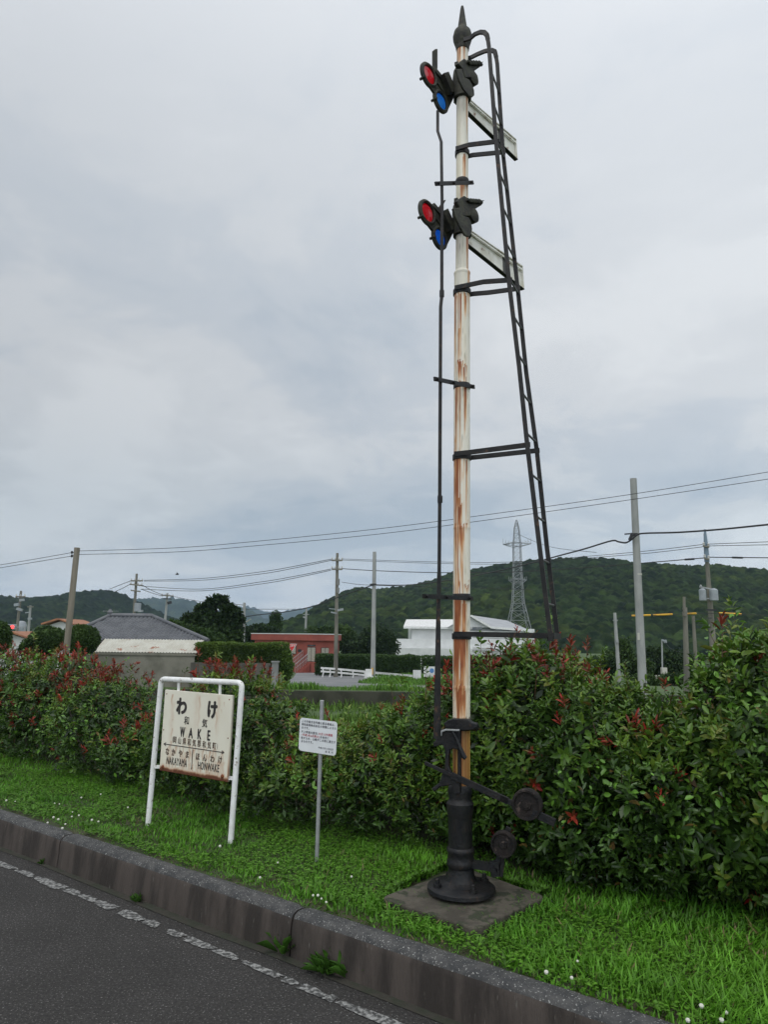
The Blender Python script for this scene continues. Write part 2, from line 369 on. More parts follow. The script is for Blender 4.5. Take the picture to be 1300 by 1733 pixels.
# ------------------------------------------------------------------ leaves
def leafmesh(Pp, D, Nn, Ln, Wd, cols, six=True, curl=.12):
    """Pp base, D direction, Nn leaf normal, Ln, Wd arrays -> V,faces,cols"""
    n = len(Pp); D = D/np.linalg.norm(D, axis=1, keepdims=True)
    Sd = np.cross(D, Nn); Sd /= np.linalg.norm(Sd, axis=1, keepdims=True)+1e-9; Nn = np.cross(Sd, D)
    L_ = Ln[:, None]; W_ = Wd[:, None]
    if six:
        pts = [Pp, Pp+D*L_*.33-Sd*W_*.46+Nn*W_*.16, Pp+D*L_*.70-Sd*W_*.42+Nn*W_*.08, Pp+D*L_-Nn*L_*curl,
               Pp+D*L_*.70+Sd*W_*.42+Nn*W_*.08, Pp+D*L_*.33+Sd*W_*.46+Nn*W_*.16]
        V = np.stack(pts, 1).reshape(-1, 3); b = (np.arange(n)*6)[:, None]
        Fc = [np.concatenate([b+np.array([0, 1, 2, 3]), b+np.array([0, 3, 4, 5])], 0)]; k = 6
    else:
        pts = [Pp, Pp+D*L_*.5-Sd*W_*.5+Nn*W_*.12, Pp+D*L_, Pp+D*L_*.5+Sd*W_*.5+Nn*W_*.12]
        V = np.stack(pts, 1).reshape(-1, 3); b = (np.arange(n)*4)[:, None]
        Fc = [b+np.array([0, 1, 2, 3])]; k = 4
    return V, Fc, np.repeat(cols, k, axis=0)
def unit(v): return v/(np.linalg.norm(v, axis=1, keepdims=True)+1e-9)
def rdir(n): return unit(RNG.normal(size=(n, 3)))
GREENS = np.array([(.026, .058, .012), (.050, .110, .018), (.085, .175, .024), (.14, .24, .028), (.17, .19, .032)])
REDS = np.array([(.38, .030, .022), (.30, .050, .025), (.22, .075, .028), (.46, .075, .045)])
def lobe_points(lobes, n, shell=(.86, 1.06), pw=2.6):
    """lobes: (u,n,z,ru,rn,rz). points on a lumpy shell, outside other lobes; returns xyz, outward normal"""
    L_ = np.array(lobes, float); area = L_[:, 3]*L_[:, 5]+L_[:, 4]*L_[:, 5]+L_[:, 3]*L_[:, 4]
    ks = RNG.choice(len(L_), n, p=area/area.sum()); d = rdir(n)
    q = (np.abs(d)**pw).sum(1)**(-1/pw); s_ = d*q[:, None]
    q2 = L_[ks]; lump = 1+.24*(vnoise(d[:, 0]*3.1+ks*7, d[:, 2]*3.1+d[:, 1]*2, 12)-.5)+.30*(vnoise(d[:, 0]*7+ks, d[:, 2]*7+d[:, 1]*5, 31)-.5)
    rr = RNG.uniform(shell[0], shell[1], n)*lump
    pl = q2[:, :3]+s_*rr[:, None]*q2[:, 3:6]
    keep = pl[:, 2] > GZ+.04
    for j in range(len(L_)):
        t = (pl-L_[j, :3])/(L_[j, 3:6]*.80); ins = (np.abs(t)**pw).sum(1) < 1
        keep &= ~(ins & (ks != j))
    nl = unit(np.sign(s_)*np.abs(s_)**(pw-1)/q2[:, 3:6])
    tow = lambda a: np.stack([.8*a[:, 0]+.6*a[:, 1], -.6*a[:, 0]+.8*a[:, 1], a[:, 2]], 1)
    return tow(pl[keep]), tow(nl[keep]), pl[keep]
def shrub(label, lobes, dens=210, red=.12, leaf=.075, bright=.5, redtop=1.0, group='shrubs of the hedge behind the signs', name='photinia_shrub', vine=.3):
    L_ = np.array(lobes, float); area = float((4*math.pi*((L_[:, 3]*L_[:, 4])**1.6+(L_[:, 3]*L_[:, 5])**1.6+(L_[:, 4]*L_[:, 5])**1.6)/3)**.625 if False else sum(4*math.pi*(((a*b)**1.6+(a*c)**1.6+(b*c)**1.6)/3)**.625 for a, b, c in L_[:, 3:6]))
    top = (L_[:, 2]+L_[:, 5]).max(); c0 = L_[:, :3].mean(0)
    root = empty(name, W(c0[0], c0[1], GZ-.02), label, 'shrub', group)
    Vs = []; Fs = []; Cs = []; off = 0
    def push(V, Fc, C_):
        nonlocal off
        Vs.append(V); Cs.append(C_); Fs.extend([f+off for f in Fc]); off += len(V)
    # rosettes at the shoot tips
    p, nl, pl = lobe_points(lobes, int(area*dens)); n = len(p)
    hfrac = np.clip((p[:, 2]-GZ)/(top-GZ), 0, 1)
    axis = unit(nl*.7+np.array([0, 0, .75])+.45*RNG.normal(size=(n, 3)))
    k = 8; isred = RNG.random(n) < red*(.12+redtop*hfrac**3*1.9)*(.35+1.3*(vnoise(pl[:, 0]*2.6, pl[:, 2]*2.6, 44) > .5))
    gi = np.clip((vnoise(pl[:, 0]*2.2, pl[:, 2]*2.4+pl[:, 1], 22)*2.6+bright*2.6*hfrac**1.5+RNG.normal(0, .6, n)-.35), 0, 4)  # darker greens low down paint in shade; brighter new growth towards the top
    tall = np.where(isred | (RNG.random(n) < .06), RNG.uniform(.3, 1.0, n)*.10*hfrac, 0)
    longs = (RNG.random(n) < .035) & (hfrac > .72); tall = np.where(longs, RNG.uniform(.08, .20, n), tall)
    pb = p.copy(); p = p+axis*tall[:, None]*.7+np.array([0, 0, 1])*tall[:, None]*.8
    tw = np.where(tall > .03)[0]; dv = p[tw]-pb[tw]; tl = np.linalg.norm(dv, axis=1)
    if len(tw):
        push(*leafmesh(pb[tw]-dv*.3, dv, unit(rdir(len(tw))), tl*1.3, np.full(len(tw), .006), np.tile([[.10, .05, .03]], (len(tw), 1)), curl=0))
        for f_ in (.2, .42, .64, .84):
            D = unit(dv/tl[:, None]*.6+rdir(len(tw))); D[:, 2] = np.abs(D[:, 2])*.6; lw = leaf*.7*RNG.uniform(.5, 1, len(tw))
            cc_ = np.where(isred[tw][:, None], REDS[2]*.8, GREENS[3])*RNG.uniform(.6, 1.2, (len(tw), 1)); push(*leafmesh(pb[tw]+dv*f_, unit(D), unit(rdir(len(tw))+np.array([0, 0, 1.])), lw, lw*.36, cc_))
    e1 = unit(np.cross(axis, rdir(n))); e2 = np.cross(axis, e1)
    sz = leaf*RNG.uniform(.55, 1.15, n)*(.8+.4*vnoise(pl[:, 0]*3, pl[:, 2]*3, 71))
    for j in range(k):
        th = 2*math.pi*(j*.382)+RNG.normal(0, .25, n); ph = R(28)+R(48)*(j/k)+RNG.normal(0, .16, n)
        rad = e1*np.cos(th)[:, None]+e2*np.sin(th)[:, None]
        ph = np.where(isred, ph*.62, ph)
        D = axis*np.cos(ph)[:, None]+rad*np.sin(ph)[:, None]; D[:, 2] -= .12
        D = unit(D); nn_v = unit(axis*np.sin(ph)[:, None]-rad*np.cos(ph)[:, None]+.25*RNG.normal(size=(n, 3)))
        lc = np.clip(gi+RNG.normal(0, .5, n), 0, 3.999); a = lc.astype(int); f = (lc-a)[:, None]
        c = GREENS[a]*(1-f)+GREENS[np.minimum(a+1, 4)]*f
        rc = REDS[RNG.integers(0, 4, n)]; c = np.where(isred[:, None], rc*(.35+.9*vnoise(pl[:, 0]*5, pl[:, 2]*5, 3))[:, None], c)*RNG.uniform(.7, 1.25, (n, 1)); od = RNG.random(n) < .012; c[od] = (.16, .11, .03)
        ln = sz*RNG.uniform(.75, 1.1, n)*(1.0 if j > 2 else .72)
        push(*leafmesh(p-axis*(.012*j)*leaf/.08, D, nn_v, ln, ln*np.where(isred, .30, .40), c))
    # inner leaves that fill the body, coloured darker to paint shade into the gaps
    for sh, dn in (((.72, .9), 1.5), ((.45, .72), 1.1)):
        q, ql, qq = lobe_points(lobes, int(area*dens*dn), sh); n2 = len(q)
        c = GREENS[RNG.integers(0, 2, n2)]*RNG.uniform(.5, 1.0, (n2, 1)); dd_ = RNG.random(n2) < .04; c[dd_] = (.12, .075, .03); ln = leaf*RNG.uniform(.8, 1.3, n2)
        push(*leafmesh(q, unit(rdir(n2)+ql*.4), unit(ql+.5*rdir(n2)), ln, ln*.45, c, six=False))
    # twining vine leaves, lighter, along the top
    nv = int(area*dens*vine); q, ql, qq = lobe_points(lobes, nv*2, (.98, 1.10))
    kp = (vnoise(qq[:, 0]*1.9, qq[:, 2]*2.6, 61)+.55*(qq[:, 2]-GZ)/(top-GZ)) > .88; q = q[kp]; ql = ql[kp]; n3 = len(q)
    if n3:
        c = np.array([(.13, .29, .034)])*RNG.uniform(.5, 1.2, (n3, 1)); ln = .040*RNG.uniform(.6, 1.3, n3)
        push(*leafmesh(q, unit(rdir(n3)+np.array([0, 0, -.5])), unit(ql+.7*rdir(n3)+np.array([0, 0, .5])), ln, ln*.55, c))
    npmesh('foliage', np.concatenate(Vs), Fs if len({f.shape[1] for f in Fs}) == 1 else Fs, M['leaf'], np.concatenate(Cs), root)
    mb = MB()
    for (lu, ln_, lz, ru, rn, rz) in lobes:
        for q in range(max(2, int(ru*6))):
            a = W(lu+random.uniform(-.6, .6)*ru, ln_+random.uniform(-.5, .45)*rn, GZ-.03)
            b = W(lu+random.uniform(-.8, .8)*ru, ln_+random.uniform(-.7, .7)*rn, lz+rz*random.uniform(.1, .7))
            mid = (a+b)/2+Vector((random.uniform(-.06, .06), random.uniform(-.06, .06), 0))
            mb = MB(); mb.tube([a, mid, b], [.016, .012, .006], 6); mb.build('stem', M['bark'], root, smooth=True)
    return root
def lobe(px, pyt, n=4.68, ru=.5, rn=.62):
    t = (px-650)/1206.; u_ = n*(.8*t-.6)/(.8+.6*t); y_ = -.6*u_+.8*n
    top = P(px, pyt, y_).z; h = top-GZ
    return (u_, n, GZ+h*.50, ru, rn, h*.52)
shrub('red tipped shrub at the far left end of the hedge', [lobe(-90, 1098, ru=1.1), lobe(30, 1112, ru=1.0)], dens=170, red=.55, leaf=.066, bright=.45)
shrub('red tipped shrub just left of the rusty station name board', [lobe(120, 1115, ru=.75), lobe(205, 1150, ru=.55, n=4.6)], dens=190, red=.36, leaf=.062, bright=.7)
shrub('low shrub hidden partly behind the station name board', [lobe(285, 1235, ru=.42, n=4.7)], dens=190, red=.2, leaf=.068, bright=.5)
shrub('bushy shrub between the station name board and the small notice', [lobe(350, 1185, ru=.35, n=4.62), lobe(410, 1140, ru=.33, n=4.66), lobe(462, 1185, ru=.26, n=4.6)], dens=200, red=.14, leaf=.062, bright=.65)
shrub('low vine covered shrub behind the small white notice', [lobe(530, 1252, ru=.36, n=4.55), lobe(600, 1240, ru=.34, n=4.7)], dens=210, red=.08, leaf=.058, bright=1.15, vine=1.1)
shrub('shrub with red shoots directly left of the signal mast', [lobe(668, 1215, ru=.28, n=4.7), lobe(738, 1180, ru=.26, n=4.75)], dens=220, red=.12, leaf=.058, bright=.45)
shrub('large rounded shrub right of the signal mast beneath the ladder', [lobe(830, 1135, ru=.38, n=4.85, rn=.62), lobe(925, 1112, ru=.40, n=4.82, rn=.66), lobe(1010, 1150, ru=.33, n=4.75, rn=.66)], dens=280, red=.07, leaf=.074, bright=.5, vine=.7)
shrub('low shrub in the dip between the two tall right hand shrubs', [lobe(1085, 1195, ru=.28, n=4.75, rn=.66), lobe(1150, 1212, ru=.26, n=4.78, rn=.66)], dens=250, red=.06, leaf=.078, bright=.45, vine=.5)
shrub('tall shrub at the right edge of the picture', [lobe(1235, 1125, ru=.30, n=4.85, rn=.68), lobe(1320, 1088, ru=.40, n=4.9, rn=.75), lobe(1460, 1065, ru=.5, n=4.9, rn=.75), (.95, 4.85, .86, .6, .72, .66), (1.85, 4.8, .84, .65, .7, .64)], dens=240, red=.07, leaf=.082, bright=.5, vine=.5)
# ------------------------------------------------------------------ grass on the verge
def grass():
    n = 165000; uu = RNG.uniform(-13, 4.2, n); keepd = RNG.random(n) < np.clip((uu+15)/9.5, .35, 1); uu = uu[keepd]; n = len(uu)
    v = RNG.uniform(3.075, 4.75, n); x = .8*uu+.6*v; y = -.6*uu+.8*v
    pad = (np.abs(uu-PADU) < .315) & (np.abs(v-PADN) < .275); k = ~pad & (v < 4.1+.55*RNG.random(n)); uu, v, x, y = uu[k], v[k], x[k], y[k]; n = len(uu)
    z = gz(uu, v); cl_ = vnoise(uu*2.2, v*2.2, 90); rightness = np.clip((uu+3.4)/2.2, 0, 1)
    tuft = vnoise(uu*7, v*7, 91); h = (.020+.026*RNG.random(n))*(1+rightness*.85)*(.5+.6*cl_+.5*tuft); h *= np.clip((v-3.06)/.12, .45, 1)
    lean = rdir(n); lean[:, 2] = 0; lean *= RNG.uniform(.3, 1.5, (n, 1)); lean += np.array([.25, -.1, 0])*(vnoise(uu*3, v*3, 12)[:, None]-.4)*2
    wd = np.where(RNG.random(n) < .35, .0085, .0045)*(1+.5*rightness)
    sdv = unit(np.cross(lean+1e-4, np.array([0, 0, 1.]))); p0 = np.stack([x, y, z-.01], 1); hh = h[:, None]; w_ = wd[:, None]
    p1 = p0+np.array([0, 0, 1])*hh*.6+lean*hh*.35; p2 = p0+np.array([0, 0, 1])*hh*.95+lean*hh*.95
    V = np.stack([p0-sdv*w_*.5, p0+sdv*w_*.5, p1+sdv*w_*.45, p1-sdv*w_*.45, p2], 1).reshape(-1, 3); b = (np.arange(n)*5)[:, None]
    patch = vnoise(uu*1.1, v*1.6, 17)[:, None]
    c = np.array([(.072, .215, .018)])*(1-patch)+np.array([(.150, .38, .028)])*patch; c = c*(.62+.50*tuft[:, None])
    c = c*RNG.uniform(.65, 1.3, (n, 1)); dry = RNG.random(n) < (.012+.06*(vnoise(uu*2.3, v*2.3, 47) > .80)); c[dry] = (.24, .20, .09)
    Fl = [b+np.array([0, 1, 2, 3])]; Ft = b+np.array([3, 2, 4])
    Vs = [V]; Cs = [np.repeat(c, 5, 0)]; off = len(V); F4 = [Fl[0]]; F3 = [Ft]
    # broad weeds: flat rosettes, and tufts leaning over the pad edge and the kerb
    nw = 420; wu = np.repeat(RNG.uniform(-8, 1.8, nw), 7); wv = np.repeat(3.09+1.1*RNG.random(nw)**1.3, 7); ew = RNG.integers(0, 4, 260); tt = RNG.uniform(-1, 1, 260)
    pu = PADU+np.where(ew < 2, tt*.36, np.where(ew == 2, -.345, .345)); pv_ = PADN+np.where(ew < 2, np.where(ew == 0, -.30, .30), tt*.32)
    wu = np.concatenate([wu, np.repeat(pu, 7)]); wv = np.concatenate([wv, np.repeat(pv_, 7)]); k2 = ~((np.abs(wu-PADU) < .31) & (np.abs(wv-PADN) < .27)); wu, wv = wu[k2], wv[k2]; q_ = len(wu)
    cen = np.stack([.8*wu+.6*wv, -.6*wu+.8*wv, gz(wu, wv)+.012], 1); a = RNG.uniform(0, 6.28, q_); D = unit(np.stack([np.cos(a), np.sin(a), RNG.uniform(.25, 1.1, q_)], 1)); ls = RNG.uniform(.025, .065, q_)
    V3, F3w, C3w = leafmesh(cen, D, np.tile(np.array([[0, 0, 1.]]), (q_, 1)), ls, ls*.26, np.array([(.085, .20, .022)])*RNG.uniform(.5, 1.3, (q_, 1)), six=False, curl=.3)
    Vs.append(V3); Cs.append(C3w); F4.append(F3w[0]+off); off += len(V3)
    # clover leaves
    m_ = 42000; uu = RNG.uniform(-10, 2.4, m_); v = RNG.uniform(3.08, 4.5, m_)
    k = (vnoise(uu*1.5, v*1.7, 55) > .42) & ~((np.abs(uu-PADU) < .325) & (np.abs(v-PADN) < .285)) & (RNG.random(m_) < np.clip((uu+12)/6, .4, 1))
    uu, v = uu[k], v[k]; m_ = len(uu); cz_ = gz(uu, v)+RNG.uniform(.015, .045, m_)
    cen = np.stack([.8*uu+.6*v, -.6*uu+.8*v, cz_], 1); a0 = RNG.uniform(0, 6.28, m_); s_ = RNG.uniform(.007, .013, m_)
    cc = np.array([(.10, .235, .022)])*RNG.uniform(.7, 1.5, (m_, 1))
    for j in range(3):
        a = a0+j*2.094; D = np.stack([np.cos(a), np.sin(a), RNG.uniform(-.1, .4, m_)], 1)
        V2, F2, C2 = leafmesh(cen, unit(D), np.tile(np.array([[0, 0, 1.]]), (m_, 1)), s_, s_*1.1, cc, six=False)
        Vs.append(V2); Cs.append(C2); F4.append(F2[0]+off); off += len(V2)
    o = npmesh('grass', np.concatenate(Vs), F4+F3, M['grass'], np.concatenate(Cs)); tag(o, kind='stuff')
padc = G(783, 1508, GZ); PADU = padc.dot(U)+.02; PADN = padc.dot(NV)
grass()
def far_tufts(name, pts, hgt, spread, dens, colr, wmul=1.0):
    """tufts of tall weeds scattered over ground patches (x,y,z,rx,ry)"""
    Vs = []; Cs = []; 
    for (x0, y0, z0, rx, ry) in pts:
        n = int(dens*rx*ry); a = RNG.uniform(0, 6.28, n); r = np.sqrt(RNG.random(n))
        p = np.stack([x0+rx*r*np.cos(a), y0+ry*r*np.sin(a), np.full(n, z0)], 1); h = hgt*RNG.uniform(.4, 1.2, n)*(.5+vnoise(p[:, 0]*.8, p[:, 1]*.8, 3))
        ln = rdir(n); ln[:, 2] = 0; sd_ = unit(np.cross(ln+1e-5, np.array([0, 0, 1.]))); w_ = (h*.10*wmul)[:, None]; hh = h[:, None]
        V = np.stack([p-sd_*w_, p+sd_*w_, p+np.array([0, 0, 1])*hh*.6+ln*hh*.2+sd_*w_*.8, p+np.array([0, 0, 1])*hh+ln*hh*.5], 1).reshape(-1, 3)
        Vs.append(V); Cs.append(np.repeat(np.array([colr])*RNG.uniform(.55, 1.3, (n, 1)), 4, 0))
    V = np.concatenate(Vs); b = (np.arange(len(V)//4)*4)[:, None]
    o = npmesh(name, V, [b+np.array([0, 1, 2, 3])], M['fleaf'], np.concatenate(Cs)); tag(o, kind='stuff'); return o
# clover heads
mb = MB()
for (px, py) in [(92, 1360), (100, 1362), (80, 1392), (90, 1386), (98, 1388), (105, 1400), (121, 1384), (122, 1372), (133, 1383), (155, 1388), (166, 1389), (110, 1392), (137, 1350), (170, 1345), (530, 1515), (538, 1513), (544, 1521), (552, 1528), (440, 1485), (372, 1430), (595, 1484), (925, 1645), (968, 1656), (978, 1625), (1188, 1704), (1230, 1712), (1222, 1729), (1165, 1726), (10, 1352), (25, 1357), (216, 1368), (470, 1460)]:
    c = G(px, py+random.uniform(-3, 3), GZ+.035); k_ = random.uniform(.6, 1.1); mb.lathe([(.002*k_, -.006*k_), (.007*k_, -.004*k_), (.009*k_, .002*k_), (.006*k_, .007*k_), (.001, .009*k_)], c, n=7)
tag(mb.build('clover_flowers', M['flower'], loc=(0, 0, 0)), kind='stuff')
# weeds at the kerb foot
def weed(px, py, s, n, label):
    c = G(px, py, .004); root_p = np.array(c); V = []; Cc = []
    a = RNG.uniform(0, 6.28, n); r = RNG.uniform(.0, .03, n)[:, None]*s/.1
    p = root_p+np.stack([np.cos(a), np.sin(a), 0*a], 1)*r; D = unit(np.stack([np.cos(a)*.6, np.sin(a)*.6, RNG.uniform(.4, 1.6, n)], 1))
    D = unit(D+np.array(U)*RNG.normal(0, .4, (n, 1))); D -= np.array(NV)*np.clip(D@np.array(NV), 0, 1)[:, None]*1.1
    ln = s*RNG.uniform(.5, 1.1, n); V, Fc, C_ = leafmesh(p, D, unit(rdir(n)+np.array([0, 0, 1])), ln, ln*.14, np.array([(.06, .15, .02)])*RNG.uniform(.7, 1.3, (n, 1)), curl=.35)
    o = npmesh('weed', V, Fc, M['grass'], C_, loc=tuple(c)); tag(o, label, 'weed', 'weeds growing at the foot of the kerb')
weed(232, 1526, .06, 34, 'small leftmost weed sprouting in the gutter below the kerb')
weed(484, 1612, .13, 26, 'tall thin grassy weed against the kerb joint')
weed(548, 1645, .11, 60, 'spreading broad weed in the gutter, left of the rightmost one')
weed(592, 1652, .12, 44, 'rightmost tufted weed in the gutter below the kerb')
weed(70, 1462, .04, 24, 'tiny weed at the kerb joint near the left edge')
# ------------------------------------------------------------------ semaphore signal
PT = GZ+.05
mbase = G(781, 1507, PT)
def mc(z): return Vector((mbase.x+.0083*(z-PT), mbase.y, z))
def mz(py):
    lo, hi = -1., 9.
    for _ in range(50):
        mid = (lo+hi)/2; v = mc(mid)-CP
        if 866.5-F*v.dot(up)/v.dot(fw) > py: lo = mid
        else: hi = mid
    return lo
A4 = Vector((math.sin(R(42)), math.cos(R(42)), 0)); L4 = Vector((A4.y, -A4.x, 0))
A2 = Vector((math.sin(R(23)), math.cos(R(23)), 0)); L2 = Vector((A2.y, -A2.x, 0))
# concrete pad
mbase_c = G(783, 1510, PT)
mb = MB(); c = [G(640, 1514, PT), G(785, 1462, PT), G(926, 1511, PT), G(806, 1567, PT)]
base_ = [W(PADU-.34, PADN-.30, GZ), W(PADU-.34, PADN+.30, GZ)]
pts = []
for i_ in range(4):
    a, b = c[i_], c[(i_+1) % 4]
    for t in np.linspace(0, 1, 15)[:-1]:
        p = a.lerp(b, t); ed = min(t, 1-t); p += (mbase_c-p).normalized()*(.010*float(vnoise(t*9+i_*7, 2, 5))+(.02 if ed < .02 else 0)); pts.append(Vector((p.x, p.y, PT-.075)))
mb.prism(pts, (0, 0, .12))
tag(mb.build('concrete_pad', M['pad'], bevel=.008), 'square stained concrete pad under the signal base in the grass', 'concrete pad')
SIG = empty('semaphore_signal', mbase, 'tall rusty white railway semaphore signal with two arms and a black ladder', 'railway signal')
# mast with painted rust
def mast():
    nz_, na = 900, 56; z0, z1 = .66, 5.62; zs = np.linspace(z0, z1, nz_); th = np.linspace(0, 2*math.pi, na, endpoint=False)
    r = np.interp(zs, [.66, 1.37, 1.375, 2.31, 2.315, 3.975, 3.985, 5.62], [.049, .0505, .0505, .0505, .0505, .0505, .0415, .039])
    for zz_, dr in ((3.975, .0025), (2.312, .0015), (1.375, .0015)): r = r+np.where(np.abs(zs-zz_+.008) < .008, dr, 0)
    ZZ, TT = np.meshgrid(zs, th, indexing='ij'); RR = r[:, None]+0*TT
    V = np.stack([mbase.x+.0083*(ZZ-PT)+RR*np.cos(TT), mbase.y+RR*np.sin(TT), ZZ], -1).reshape(-1, 3)
    idx = np.arange(nz_*na).reshape(nz_, na); nx = np.roll(idx, -1, 1)
    fq = np.stack([idx[:-1].ravel(), nx[:-1].ravel(), nx[1:].ravel(), idx[1:].ravel()], 1)
    cxn = np.cos(TT)*3; cyn = np.sin(TT)*3
    def pn(fa, fz, sd): # periodic noise
        return vnoise(np.cos(TT)*fa+ZZ*fz*.37+11, np.sin(TT)*fa+ZZ*fz, sd)
    paint = np.array([.84, .80, .68])[None, None]*(.90+.12*pn(2, 1.5, 1))[..., None]*(.95+.10*pn(6, 9, 2))[..., None]
    yel = np.clip(pn(2.2, 1.2, 5)*1.9-.75, 0, 1)[..., None]*.4; paint = paint*(1-yel)+np.array([.70, .60, .38])*yel
    grim = np.clip((pn(9, 7, 77)*.5+pn(20, 22, 78)*.5)*4-2.55, 0, 1)[..., None]*.6; paint = paint*(1-grim)+np.array([.22, .20, .13])*grim
    rust = np.zeros_like(ZZ)
    # rust runs that start under each clamp: centre angle (deg, 270 faces the camera), spread, length, strength
    def run(zc_, a0, sp, ln, st, k):
        nonlocal rust
        da = np.abs((TT-R(a0)+math.pi) % (2*math.pi)-math.pi)/R(sp); sn = pn(9, .8, 20+k)*.6+pn(20, 2.5, 40+k)*.4
        lenl = ln*(.36+.95*sn)*np.clip(1.15-da*.6, .1, 1); zj = zc_+.07*(pn(11, 0, 90+k)-.5)+.03*(pn(25, 0, 95+k)-.5); d = (zj-ZZ)/lenl
        m_ = np.where(d > -.03, np.clip(1.15-d, 0, 1)**.7, 0)*np.clip((1.05-da)*2.2, 0, 1)*np.clip(sn*3.2-.95+.5*np.clip(1-d*2, 0, 1), 0, 1)
        blot = np.clip(pn(6, 7, 160+k)*.55+pn(14, 16, 190+k)*.45, 0, 1)
        rust = np.maximum(rust, m_*st*(.25+1.35*blot))
    for k, a in enumerate([(5.64, 225, 30, .25, .8), (5.64, 285, 16, .22, .9), (5.28, 318, 22, .42, 1.0), (4.81, 285, 18, .30, .9), (4.60, 262, 26, .22, .9), (4.60, 310, 14, .18, .8), (4.24, 325, 26, .62, 1.1), (3.97, 325, 20, .30, .6),
                           (3.81, 225, 40, .55, 1.15), (3.81, 292, 20, .14, .9), (3.55, 240, 16, .3, .5), (3.35, 262, 42, .14, 1.2), (3.205, 232, 30, .75, .9), (3.205, 288, 14, .3, 1.0), (3.0, 215, 22, .8, .4),
                           (2.73, 228, 34, .95, 1.25), (2.73, 290, 16, .45, .85), (2.50, 236, 22, .35, 1.2), (2.42, 250, 18, .3, 1.1), (2.35, 300, 10, .08, 1.1), (2.31, 268, 16, .42, 1.1), (2.31, 215, 22, .5, .55), (1.965, 308, 26, .07, 1.3),
                           (1.875, 228, 36, .62, 1.3), (1.875, 285, 20, .45, 1.0), (1.655, 235, 42, .62, 1.35), (1.655, 285, 26, .5, 1.1), (1.37, 240, 36, .32, 1.2), (1.37, 280, 14, .2, .8), (4.6, 90, 60, .6, 1.0), (3.8, 100, 50, .7, 1.0), (2.73, 80, 60, .8, 1.1), (1.87, 110, 60, .6, 1.1)]):
        run(*a, k)
    lowm = np.clip((3.9-ZZ)/1.2, 0, 1); bl = np.clip((pn(5, 5, 231)*.6+pn(13, 13, 232)*.4)*4.6-3.0, 0, 1)*lowm*np.clip(.6-.8*np.cos(TT), .15, 1); rust = np.maximum(rust, bl*1.1)
    edge = np.clip(rust*1.8, 0, 1)[..., None]; core = np.clip(rust*2.3-.85, 0, 1)[..., None]
    col = paint*(1-edge)+np.array([.66, .33, .12])*edge; col = col*(1-core)+np.array([.31, .088, .024])*(.7+.5*pn(12, 20, 140))[..., None]*core
    chips = np.clip((1.19+.02*pn(14, 3, 7)-ZZ)/.01, 0, 1)*(ZZ > 1.17)
    col = col*(1-chips[..., None])+np.array([.12, .06, .03])*chips[..., None]
    low = (ZZ < 1.17)[..., None]; st = np.clip(pn(5, .6, 150)*1.8-.4, 0, 1)[..., None]
    lowc = np.array([.26, .095, .025])*(1-st)+np.array([.48, .28, .08])*st
    col = np.where(low, lowc*(.6+.6*pn(10, 6, 151))[..., None], col)
    cap = len(V)
    o = npmesh('mast', V, [fq], M['mast'], col.reshape(-1, 3), SIG, smooth=True)
mast()
def ring(r, z0, z1, parent, name='clamp', m_='iron', lug=None, n=28):
    mb = MB(); c = mc((z0+z1)/2); h = (z1-z0)/2
    mb.lathe([(r, -h), (r+.002, -h*.8), (r+.002, h*.8), (r, h)], c, n=n)
    if lug:
        d, ln = lug; a = c+d*(r-.005); mb.bar(a, a+d*ln, .022, (z1-z0)*.9); mb.lathe([(.009, -.03), (.009, .03)], a+d*ln*.65, d.cross(Vector((0, 0, 1))), n=6)
    return mb.build(name, M[m_], parent, smooth=True)
# finial
mb = MB(); z0 = mz(86); zt = mz(11)
mb.lathe([(.043, z0-5), (.047, z0+.02-5), (.045, z0+.03-5), (.052, z0+.045-5), (.064, z0+.085-5), (.066, z0+.11-5), (.058, z0+.145-5), (.042, z0+.165-5), (.034, z0+.175-5), (.031, z0+.19-5), (.022, z0+.26-5), (.013, zt-.02-5), (.009, zt-5)], mc(5.0)+Vector((.0083*.8, 0, 0)), n=32)
mb.build('finial', M['irongreen'], SIG, smooth=True)
# collars
for py, h in ((1010, .025),):
    pass
def px_poly(pts, off, thick, plane_z, parent, name, m_, org, sc=8.125, smooth=False, bevel=.004, Ax=None):
    Lx = L4 if Ax is None else Ax
    p0 = mc(plane_z)+Lx*off
    mb = MB(); mb.prism([PL(org[0]+x/sc, org[1]+y/sc, p0, Lx) for x, y in pts], Lx*thick)
    return mb.build(name, m_, parent, bevel=bevel)
